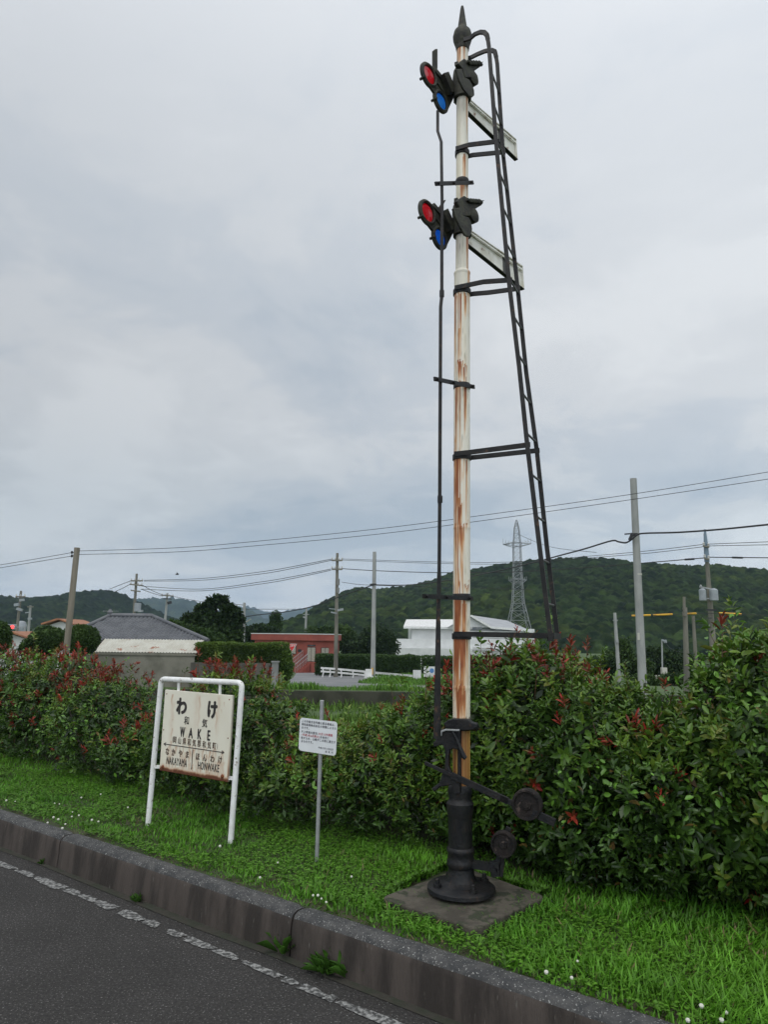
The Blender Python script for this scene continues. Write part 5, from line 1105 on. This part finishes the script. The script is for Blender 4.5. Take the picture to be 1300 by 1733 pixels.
# far-left roofs and the round grey tank
for (x0, x1, yl, yr, Y, lab) in ((94, 120, 1057, 1049, 75, 'white gabled house with orange tiles behind the wooden pole'), (18, 48, 1079, 1070, 60, 'small house with an orange tiled roof below the traffic light')):
    a, b = P(x0, yl, Y), P(x1, yr, Y); root = empty('gabled_house', ((a.x+b.x)/2, Y, BZ), lab, 'house'); w_ = b.x-a.x
    mb = MB(); mb.prism([Vector((a.x+.2, Y, BZ)), Vector((a.x+.2, Y, a.z-.2)), Vector((b.x, Y, b.z-.2)), Vector((b.x+w_, Y, a.z-.2)), Vector((b.x+w_, Y, BZ))], (0, 5, 0)); mb.build('wall', M['whitewall'], root)
    mb = MB(); mb.bar(a-Vector((0, 3, 0)), b-Vector((0, 3, 0)), .6, .16) ; mb.prism([a+Vector((0, -2.9, 0)), b+Vector((0, -2.9, 0)), b+Vector((0, 3, 0)), a+Vector((0, 3, 0))], (0, 0, .14)); mb.prism([b+Vector((0, -2.9, 0)), Vector((b.x+w_, Y-2.9, a.z)), Vector((b.x+w_, Y+3, a.z)), b+Vector((0, 3, 0))], (0, 0, .14)); mb.build('roof', M['orangeroof'], root)
c = P(35, 1061, 90); TK = empty('water_tank', (c.x, 90, BZ), 'pale blue grey storage tank beside the red traffic light', 'tank')
mb = MB(); mb.lathe([(.3, -.75), (.58, -.6), (.65, -.2), (.65, .2), (.5, .6), (.15, .75)], c, n=16); mb.build('drum', M['trafo'], TK, smooth=True)
mb = MB(); [mb.bar(c+Vector((s_*.5, 0, -.5)), Vector((c.x+s_*.5, 90, BZ)), .1, .1) for s_ in (-1, 1)]; mb.box(c+Vector((0, 0, -.85)), (1.6, 1, .12)); mb.build('stand', M['galv'], TK)
# ------------------------------------------------------------------ far vegetation built from leaf clumps
def clump_shell(lobes, n, leaf, cols, seed, shell=(.55, 1.05), zmin=BZ, boxy=None):
    L_ = np.array(lobes, float); area = (L_[:, 3]*L_[:, 5]+L_[:, 4]*L_[:, 5]+L_[:, 3]*L_[:, 4]); ks = RNG.choice(len(L_), n, p=area/area.sum()); d = rdir(n)
    if boxy: d = d*((np.abs(d)**boxy).sum(1)**(-1/boxy))[:, None]
    lump = 1+.62*(vnoise(d[:, 0]*2.6+ks*3.1+d[:, 1]*1.7, d[:, 2]*2.6+d[:, 1]*2.2, seed)-.5)+.3*(vnoise(d[:, 0]*6+ks, d[:, 2]*6+d[:, 1]*4, seed+3)-.5)
    if boxy: lump = 1+(lump-1)*.22
    rr = RNG.uniform(shell[0]**2, shell[1]**2, n)**.5*lump; p = L_[ks, :3]+d*rr[:, None]*L_[ks, 3:6]; p = p[p[:, 2] > zmin]; n = len(p); d = d[:n]
    nrm = unit(rdir(n)+.6*np.array([0, 0, 1])); cn = vnoise(p[:, 0]*1.3/leaf*.18, p[:, 2]*1.3/leaf*.18, seed+7)[:, None]
    c = (np.array(cols[0])*(1-cn)+np.array(cols[1])*cn)*RNG.uniform(.65, 1.3, (n, 1)); ln = leaf*RNG.uniform(.6, 1.4, n)
    return leafmesh(p, rdir(n), nrm, ln, ln*.62, c, six=False)
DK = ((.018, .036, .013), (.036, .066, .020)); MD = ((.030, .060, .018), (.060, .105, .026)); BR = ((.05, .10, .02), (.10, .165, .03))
def tree(label, lobes_px, Y, n, leaf, cols, cat='tree', name='broadleaf_tree', group='trees and bushes in the middle distance', trunk=True, boxy=None, shell=(.55, 1.05)):
    """lobes_px: (px, py, rx_px, ry_px)"""
    s_ = Y/1200.; L_ = []
    for (px, py, rx, ry, *dy) in lobes_px:
        c = P(px, py, Y+(dy[0] if dy else 0)); L_.append((c.x, c.y, c.z, rx*s_, min(rx, ry*1.3)*s_*.9, ry*s_))
    b = np.array(L_); root = empty(name, (float(b[:, 0].mean()), Y, BZ), label, cat, group)
    V, Fc, C_ = clump_shell(L_, n, leaf, cols, random.randint(1, 99), boxy=boxy, shell=shell); npmesh('crown', V, Fc, M['fleaf'], C_, root)
    if trunk:
        mb = MB(); x0 = float(b[:, 0].mean()); zc_ = float(b[:, 2].mean()); r0 = max(.08, float(b[:, 5].max())*.05)
        mb.tube([(x0, Y, BZ-.1), (x0+.1, Y, (BZ+zc_)/2), (x0, Y, zc_)], [r0*1.3, r0, r0*.7], 8)
        for l in L_: mb.tube([(x0, Y, (BZ+zc_)/2+(zc_-BZ)*.2), ((x0+l[0])/2, (Y+l[1])/2, l[2]-l[5]*.3), (l[0], l[1], l[2]+l[5]*.3)], [r0*.6, r0*.4, r0*.2], 6)
        mb.build('trunk', M['bark'], root, smooth=True)
    return root
tree('big dark tree with an open crown behind the tiled house', [(324, 1052, 17, 11), (345, 1034, 13, 10), (360, 1022, 12, 9), (374, 1016, 11, 7), (384, 1030, 10, 8), (396, 1036, 9, 9), (403, 1050, 8, 10), (352, 1048, 20, 13), (378, 1050, 15, 12), (350, 1072, 34, 17), (310, 1062, 13, 9), (392, 1072, 16, 18), (338, 1062, 15, 10), (368, 1066, 16, 12), (330, 1080, 26, 14), (380, 1086, 24, 14)], 66, 26000, .36, ((.014, .030, .010), (.045, .080, .022)))
tree('mid green bush between the tiled roof and the big tree', [(318, 1072, 26, 12), (350, 1082, 24, 13), (290, 1062, 22, 10)], 58, 9000, .24, MD)
tree('narrow upright tree beyond the left end of the red building', [(466, 1052, 10, 16), (464, 1066, 12, 14)], 105, 5000, .3, MD)
tree('dark bush to the left of the red building roof', [(425, 1072, 16, 12), (440, 1066, 14, 8), (455, 1070, 16, 8)], 100, 6000, .35, DK)
tree('bushy green tree behind the right end of the red building', [(578, 1076, 20, 16), (556, 1072, 22, 10), (535, 1070, 16, 7), (590, 1092, 18, 16)], 98, 12000, .3, MD)
tree('rounded dark tree left of the white building', [(640, 1082, 26, 24), (622, 1092, 22, 22), (655, 1094, 18, 18), (605, 1100, 20, 14)], 96, 14000, .3, DK)
tree('rounded topiary bush just right of the wooden pole', [(138, 1083, 27, 24)], 30, 16000, .085, MD, 'bush', 'topiary_bush', 'clipped round bushes', boxy=2.2, shell=(.8, 1.0))
tree('rounded topiary bush left of the wooden pole', [(78, 1086, 30, 20), (60, 1098, 26, 18)], 31, 14000, .085, MD, 'bush', 'topiary_bush', 'clipped round bushes', boxy=2.2, shell=(.75, 1.02))
tree('dark clipped bush cut off by the left edge', [(-8, 1080, 24, 28)], 29, 12000, .085, MD, 'bush', 'topiary_bush', 'clipped round bushes', boxy=2.2, shell=(.8, 1.0))
tree('green tree behind the topiary near the far houses', [(78, 1070, 18, 8), (98, 1072, 14, 6)], 45, 5000, .15, MD)
tree('light green bushes at the foot of the hill behind the thin lamp post', [(1058, 1108, 14, 24), (1085, 1130, 18, 16), (1035, 1122, 18, 18), (1010, 1128, 16, 14)], 62, 12000, .22, MD)
tree('dense dark green thicket behind the poles at the right', [(1075, 1128, 24, 22), (1110, 1120, 26, 26), (1150, 1125, 26, 22), (1190, 1130, 26, 20), (1230, 1120, 30, 26)], 68, 16000, .26, DK)
tree('leafy green bushes below the transformer pole', [(1180, 1142, 26, 10), (1215, 1140, 24, 12), (1140, 1148, 22, 8), (1090, 1150, 20, 9), (1110, 1158, 30, 7)], 50, 11000, .15, MD)
def clipped(label, x0, x1, yt, yb, Y, dp, n, leaf, cols, name='clipped_hedge', yaw=0, yt2=None):
    a, b = P(x0, yt, Y), P(x1, yt2 or yt, Y+yaw); root = empty(name, ((a.x+b.x)/2, Y, BZ), label, 'hedge')
    bz = P(x0, yb, Y).z; u_ = RNG.random(n); face = RNG.random(n); h = a.z+(b.z-a.z)*u_-bz
    x = a.x+(b.x-a.x)*u_; y = np.where(face < .6, RNG.normal(0, .06, n), np.where(face < .9, RNG.uniform(0, dp, n), dp)); z = np.where(face < .6, RNG.uniform(0, 1, n)*h, np.where(face < .9, h, RNG.uniform(0, 1, n)*h))
    lump = .16*(vnoise(x*1.1, z*1.4, 5)-.5)+.08*(vnoise(x*3, z*3, 6)-.5)
    p = np.stack([x, Y+yaw*u_+y+lump, bz+z+np.where(z > h*.9, lump*.8, 0)+RNG.normal(0, leaf*.25, n)], 1)
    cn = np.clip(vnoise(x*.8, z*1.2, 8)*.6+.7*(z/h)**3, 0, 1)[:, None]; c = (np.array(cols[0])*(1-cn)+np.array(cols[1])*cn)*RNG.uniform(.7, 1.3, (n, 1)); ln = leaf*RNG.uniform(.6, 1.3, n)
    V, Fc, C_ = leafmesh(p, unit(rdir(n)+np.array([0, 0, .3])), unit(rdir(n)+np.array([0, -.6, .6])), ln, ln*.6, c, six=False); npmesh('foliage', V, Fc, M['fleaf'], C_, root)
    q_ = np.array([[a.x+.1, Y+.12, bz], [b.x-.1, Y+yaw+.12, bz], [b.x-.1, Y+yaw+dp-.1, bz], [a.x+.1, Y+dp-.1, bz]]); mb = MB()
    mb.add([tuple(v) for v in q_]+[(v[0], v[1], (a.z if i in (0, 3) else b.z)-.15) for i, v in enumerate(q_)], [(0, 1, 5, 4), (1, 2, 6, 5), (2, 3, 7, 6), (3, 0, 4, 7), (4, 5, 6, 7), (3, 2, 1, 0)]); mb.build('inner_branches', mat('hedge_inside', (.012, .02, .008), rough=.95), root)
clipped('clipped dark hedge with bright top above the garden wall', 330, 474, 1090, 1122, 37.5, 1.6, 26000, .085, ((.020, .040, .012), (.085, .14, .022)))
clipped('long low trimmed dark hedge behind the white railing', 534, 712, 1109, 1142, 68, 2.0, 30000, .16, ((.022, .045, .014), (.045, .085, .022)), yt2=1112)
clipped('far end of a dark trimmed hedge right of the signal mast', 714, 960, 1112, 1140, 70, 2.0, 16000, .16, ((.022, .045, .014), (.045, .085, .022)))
tree('light green shrub at the end of the clipped hedge by the pillar', [(480, 1115, 13, 22), (486, 1130, 10, 18)], 38, 9000, .09, BR)
# white pipe railing
def railing(x0, y0, x1, y1, Y0, Y1, n, label):
    a, b = P(x0, y0, Y0), P(x1, y1, Y1); root = empty('guard_rail', (a.x, a.y, BZ), label, 'guard rail', 'white guard rail sections')
    mb = MB(); mb.bar(a, b, .08, .16); mb.bar(a-Vector((0, 0, .28)), b-Vector((0, 0, .28)), .08, .14); mb.build('rail', M['white'], root)
    for k in range(n):
        t = (k+.25)/n; c = a.lerp(b, t); mb = MB(); mb.tube([c, c+Vector((.08, 0, -.35)), c+Vector((.02, 0, -.7)), Vector((c.x-.06, c.y, max(BZ, c.z-1.1)))], .07, 6); mb.build('post', M['white'], root, smooth=True)
railing(543, 1130.5, 567, 1132, 62, 61.6, 2, 'short white guard rail section left of the crossarm pole')
railing(572, 1132.5, 632, 1138, 61.3, 60, 3, 'middle white guard rail section between the two poles')
railing(634, 1138.5, 698, 1144, 59, 56, 3, 'right white guard rail section beyond the plain concrete pole')
# white sign panels seen left of the mast
c = P(706, 1143, 50); NS = empty('roadside_sign', (c.x, 50, BZ), 'white roadside panel half hidden by red leaves left of the mast', 'sign')
mb = MB(); mb.bar(P(706, 1134, 50), P(706, 1154, 50), .55, .05, (0, 1, 0)); mb.build('panel', M['white'], NS)
mb = MB(); c2 = P(731, 1138, 50.2); mb.box(c2, (1.1, .05, .8)); mb.tube([Vector((c2.x-.3, 50.3, c2.z)), Vector((c2.x-.3, 50.3, BZ))], .03, 6); mb.tube([Vector((c.x, 50.1, c.z)), Vector((c.x, 50.1, BZ))], .03, 6); mb.build('panel', M['white'], NS)
mb = MB(); mb.lathe([(.16, 0), (.16, .01)], c2+Vector((0, -.03, .12)), (0, -1, 0), n=16); mb.build('emblem', mat('sign_blue', (.08, .2, .45), rough=.5), NS)
# ------------------------------------------------------------------ side roads, banks
def strip(name, pts, z, m_, kind='structure'):
    mb = MB(); mb.add([Vector((*p, z)) for p in pts], [tuple(range(len(pts)))]); o_ = mb.build(name, M[m_], loc=(0, 0, 0)); o_['kind'] = kind; return o_
g = lambda px, py, z=BZ: tuple(G(px, py, z)[:2])
mb = MB(); mb.add([(-90, -20, NZ), (90, -20, NZ), (90, 37, NZ), (-90, 37, NZ), (90, 37, BZ), (-90, 37, BZ)], [(0, 1, 2, 3), (3, 2, 4, 5)]); o = mb.build('field_ground', M['turf'], loc=(0, 0, 0)); o['kind'] = 'structure'
gN = lambda px, py: tuple(G(px, py, NZ)[:2])
strip('side_road', [gN(440, 1186), gN(900, 1206), gN(900, 1196), gN(440, 1177)], NZ+.008, 'track')
wz = WZ
wl = [Vector((-70, 36.4, 0)), G(430, 1168, wz), G(740, 1172, wz), G(900, 1174, wz), Vector((26, 35.2, 0)), Vector((70, 34.5, 0))]
mb = MB()
for a, b in zip(wl[:-1], wl[1:]): mb.prism([Vector((a.x, a.y, NZ-.1)), Vector((b.x, b.y, NZ-.1)), Vector((b.x, b.y, wz)), Vector((a.x, a.y, wz))], (b-a).normalized().cross(Vector((0, 0, 1))).normalized()*.25)
tag(mb.build('ditch_wall', mat('ditch_wall_moss', (.028, .030, .018), (.055, .055, .038), 1.4, .95, .3, c3=(.05, .08, .02), scale3=2.5)), 'low dark mossy ditch wall beyond the hedge gap', 'retaining wall')
mb = MB(); V = []; ysl = [0, 6, 14, 26, 40, 52, 60]
for w_ in wl:
    for dy in ysl: y_ = w_.y+.1+dy; V.append((w_.x*(1+dy*.012), y_, max(slope_z(y_), BZ-.3)-.012))
k = len(ysl); mb.add(V, [(i*k+j_, (i+1)*k+j_, (i+1)*k+j_+1, i*k+j_+1) for i in range(len(wl)-1) for j_ in range(k-1)]); o = mb.build('bank_ground', M['turf'], loc=(0, 0, 0)); o['kind'] = 'structure'
sn_ = Vector((0, .0323, 1)).normalized(); s0 = Vector((0, 36, WZ+.01))
SP = lambda px, py: PL(px, py, s0, sn_)
lo_e = [(478, 1159), (520, 1160.5), (560, 1162), (620, 1164), (700, 1167), (780, 1169), (870, 1171)]; hi_e = [(496, 1147), (530, 1150), (580, 1151.5), (618, 1153.5), (700, 1160), (780, 1163.5), (870, 1166)]
mb = MB(); V = [SP(*p) for p in lo_e]+[SP(*p) for p in hi_e]; n_ = len(lo_e); mb.add(V, [(i, i+1, n_+i+1, n_+i) for i in range(n_-1)])
h2 = [(500, 1141), (540, 1143.5), (590, 1146), (625, 1148)]; V = [SP(*p) for p in hi_e[:4]]+[SP(*p) for p in h2]; mb.add(V, [(i, i+1, 4+i+1, 4+i) for i in range(3)])
h3 = [(503, 1136.5), (535, 1138), (575, 1139.5), (612, 1141)]; V = [SP(*p) for p in h2]+[SP(*p) for p in h3]; mb.add(V, [(i, i+1, 4+i+1, 4+i) for i in range(3)])
o = mb.build('upper_road', M['track'], loc=(0, 0, 0)); o['kind'] = 'structure'
far_tufts('rough_grass', [(P(600, 1180, 24).x, 22, NZ, 9, 9), (P(560, 1170, 33).x, 34.6, NZ, 12, 1.6), (P(520, 1200, 14).x, 14, NZ, 6, 4), (14, 20, NZ, 9, 12)], .34, 1, 160, (.11, .20, .035))
q_ = SP(665, 1156); q2_ = SP(560, 1167); q3_ = SP(800, 1158); q4_ = SP(700, 1150)
far_tufts('bank_grass', [(q_.x, q_.y, q_.z, 2.3, 3.0), (q4_.x, q4_.y, q4_.z, 3.5, 4.0), (q2_.x, 36.6, WZ-.03, 7, .6), (q2_.x+1, 36.2, WZ-.3, 6, .25), (q3_.x, q3_.y, q3_.z, 4, 3)], .30, 1, 420, (.11, .23, .035))
# right background: grey wall and road edge
mb = MB(); a, b = P(1085, 1152, 56), P(1235, 1158, 52); mb.prism([Vector((a.x, a.y, BZ)), Vector((b.x, b.y, BZ)), Vector((b.x, b.y, b.z)), Vector((a.x, a.y, a.z))], (0, .3, 0)); tag(mb.build('retaining_wall', M['darkwall']), 'dark low retaining wall behind the poles at the right', 'retaining wall')
mb = MB(); a, b = P(1080, 1150.5, 55.9), P(1240, 1156.5, 51.9); mb.bar(a, b, .45, .12); a, b = P(1090, 1173, 36), P(1215, 1176, 34); 
tag(mb.build('wall_coping', M['stone']), 'pale coping strip on the retaining wall at the right', 'coping')
mb = MB(); a, b = P(1080, 1172, 42), P(1230, 1176, 40); a.z = b.z = BZ+.35; mb.bar(a, b, .2, .28); tag(mb.build('low_concrete_kerb', M['stone']), 'long pale concrete kerb below the pole foot at the right', 'kerb')
# bird
c = P(299.5, 972.5, 60); mb = MB()
mb.tube([c+Vector((-.16, 0, 0)), c+Vector((-.08, 0, .02)), c+Vector((.05, 0, .03)), c+Vector((.16, 0, 0))], [.01, .05, .045, .012], 8)
mb.prism([c+Vector((-.05, 0, .03)), c+Vector((.06, 0, .03)), c+Vector((.10, -.25, .14)), c+Vector((.02, -.30, .13))], (0, 0, .012)); mb.prism([c+Vector((-.05, 0, .03)), c+Vector((.06, 0, .03)), c+Vector((.10, .25, .14)), c+Vector((.02, .30, .13))], (0, 0, .012))
tag(mb.build('bird', M['wire'], smooth=True), 'small dark bird in the sky above the distant poles', 'bird')
# ------------------------------------------------------------------ wooded hills
def hill(ridge, Yr, Yb, name, cols, res=(2.0, 2.0), tr=5.0, tn=0, back=120, amp=.10, seed=1):
    rx = []; rz = []
    for px, py in ridge: p = P(px, py, Yr); rx.append(p.x); rz.append(p.z)
    o_ = np.argsort(rx); rx = np.array(rx)[o_]; rz = np.array(rz)[o_]
    xs = np.arange(rx[0], rx[-1]*(1 if rx[-1] < 0 else 1), res[0]); ys = np.arange(Yb, Yr+back, res[1]); XX, YY = np.meshgrid(xs, ys, indexing='ij')
    sp_ = YY/Yr  # keep the ridge profile, spurs run down the slope
    Hh = np.interp(XX, rx, rz)-BZ; t = np.clip((YY-Yb)/(Yr-Yb), 0, 1)
    prof = np.where(YY <= Yr, t**.85, 1-((YY-Yr)/back)**2*.5)
    w_ = (Yr-Yb); sp2 = fbm(XX/w_*3.2+seed, YY/w_*2.2, seed, 4)-.47
    Hn = Hh*prof*(1+sp2*amp*12*np.sin(np.pi*np.clip(t, 0, 1))**1.0*.35)
    ZZ = BZ-2+Hn
    if tn:
        tx = RNG.uniform(xs[0], xs[-1], tn); ty = RNG.uniform(ys[0], Yr+25, tn); r_ = RNG.uniform(.5, 1.0, tn)**1.0*tr*1.25; hgt = r_*RNG.uniform(.5, 1.35, tn)
        bump = np.zeros_like(ZZ); tid = np.zeros(ZZ.shape, int); K = int(tr*1.3/res[0])+1
        ix = ((tx-xs[0])/res[0]).astype(int); iy = ((ty-ys[0])/res[1]).astype(int)
        order = np.arange(tn)
        for dx in range(-K, K+1):
            for dy in range(-K, K+1):
                jx = ix+dx; jy = iy+dy; ok = (jx >= 0) & (jx < len(xs)) & (jy >= 0) & (jy < len(ys))
                jx, jy, oo = jx[ok], jy[ok], order[ok]
                d2 = ((xs[jx]-tx[oo])**2+(ys[jy]-ty[oo])**2)/r_[oo]**2; v = np.where(d2 < 1, np.sqrt(np.clip(1-d2, 0, 1))*hgt[oo]+hgt[oo]*.6, 0)
                cur = bump[jx, jy]; better = v > cur
                # sequential conflicts are harmless: any of the taller crowns wins
                bump[jx[better], jy[better]] = v[better]; tid[jx[better], jy[better]] = oo[better]
        ZZ = ZZ+bump*np.clip(Hn/6, 0, 1)+RNG.normal(0, tr*.09, ZZ.shape)-(5.3 if Yr < 1000 else 11)
        tc_ = RNG.random((tn, 1)); c1 = np.array(cols[0])*(1-tc_)+np.array(cols[1])*tc_; c1 = c1*RNG.uniform(.7, 1.3, (tn, 1)); pt = fbm(tx/45+seed, ty/45, 77, 3)[:, None]; c1 = c1*(.55+.95*pt)*(1+np.array([.25, .10, -.1])*(pt > .52)); C_ = c1[tid]
    else:
        k = fbm(XX/30, YY/30, 3)[..., None]; C_ = np.array(cols[0])*(1-k)+np.array(cols[1])*k
    n1_, n2_ = XX.shape; idx = np.arange(n1_*n2_).reshape(n1_, n2_); fq = np.stack([idx[:-1, :-1].ravel(), idx[1:, :-1].ravel(), idx[1:, 1:].ravel(), idx[:-1, 1:].ravel()], 1)
    o_ = npmesh(name, np.stack([XX.ravel(), YY.ravel(), ZZ.ravel()], 1), [fq], M['forest'], C_.reshape(-1, 3), smooth=False); o_['kind'] = 'structure'
    return o_
RG = [(395, 1073), (420, 1062), (440, 1057), (460, 1050), (480, 1048), (500, 1044), (520, 1036), (545, 1018), (570, 1002), (603, 989), (637, 992), (698, 985), (732, 976), (759, 965), (795, 959), (865, 952), (957, 944), (1000, 944), (1066, 948), (1102, 955), (1141, 949), (1180, 959), (1218, 953), (1257, 962), (1300, 973), (1400, 985), (1560, 975)]
hill(RG, 520, 210, 'wooded_hill', ((.006, .015, .006), (.034, .056, .016)), (.9, 1.05), 2.5, 75000, amp=.24, seed=3)
RG2 = [(-400, 985), (-100, 1000), (0, 1006), (20, 1010), (54, 1009), (85, 1008), (135, 999), (173, 997), (196, 1000), (217, 1012), (244, 1024), (271, 1038), (310, 1054), (350, 1068), (380, 1078)]
hill(RG2, 700, 380, 'left_hill', ((.007, .015, .008), (.026, .043, .016)), (1.35, 1.8), 3.0, 60000, amp=.2, seed=8)
hill([(180, 1022), (215, 1018), (237, 1015), (260, 1014), (291, 1014), (325, 1018), (345, 1030), (380, 1040), (417, 1031), (432, 1040), (446, 1047), (470, 1056), (500, 1070)], 2300, 1500, 'far_hill', ((.025, .05, .025), (.04, .06, .03)), (7, 10), 9, 9000, amp=.12, seed=5, back=300)
hill([(300, 1055), (360, 1040), (420, 1030), (446, 1040), (477, 1041), (498, 1036), (540, 1030), (600, 1020), (700, 1040)], 3800, 2800, 'farthest_hill', ((.025, .05, .025), (.04, .06, .03)), (12, 18), 15, 9000, amp=.10, seed=6, back=400)
# ------------------------------------------------------------------ haze
HAZE = True
if HAZE:
    mb = MB(); mb.box((0, 1900, 140), (6400, 5400, 290)); hz = mb.build('haze', M['wire'], loc=(0, 0, 0)); hz['kind'] = 'stuff'
    hm = bpy.data.materials.new('haze_air'); hm.use_nodes = True; t = hm.node_tree; t.nodes.clear(); o_ = t.nodes.new('ShaderNodeOutputMaterial'); pv = t.nodes.new('ShaderNodeVolumePrincipled')
    pv.inputs['Color'].default_value = (.58, .74, 1.0, 1); pv.inputs['Density'].default_value = .00013; t.links.new(pv.outputs[0], o_.inputs['Volume']); hz.data.materials[0] = hm
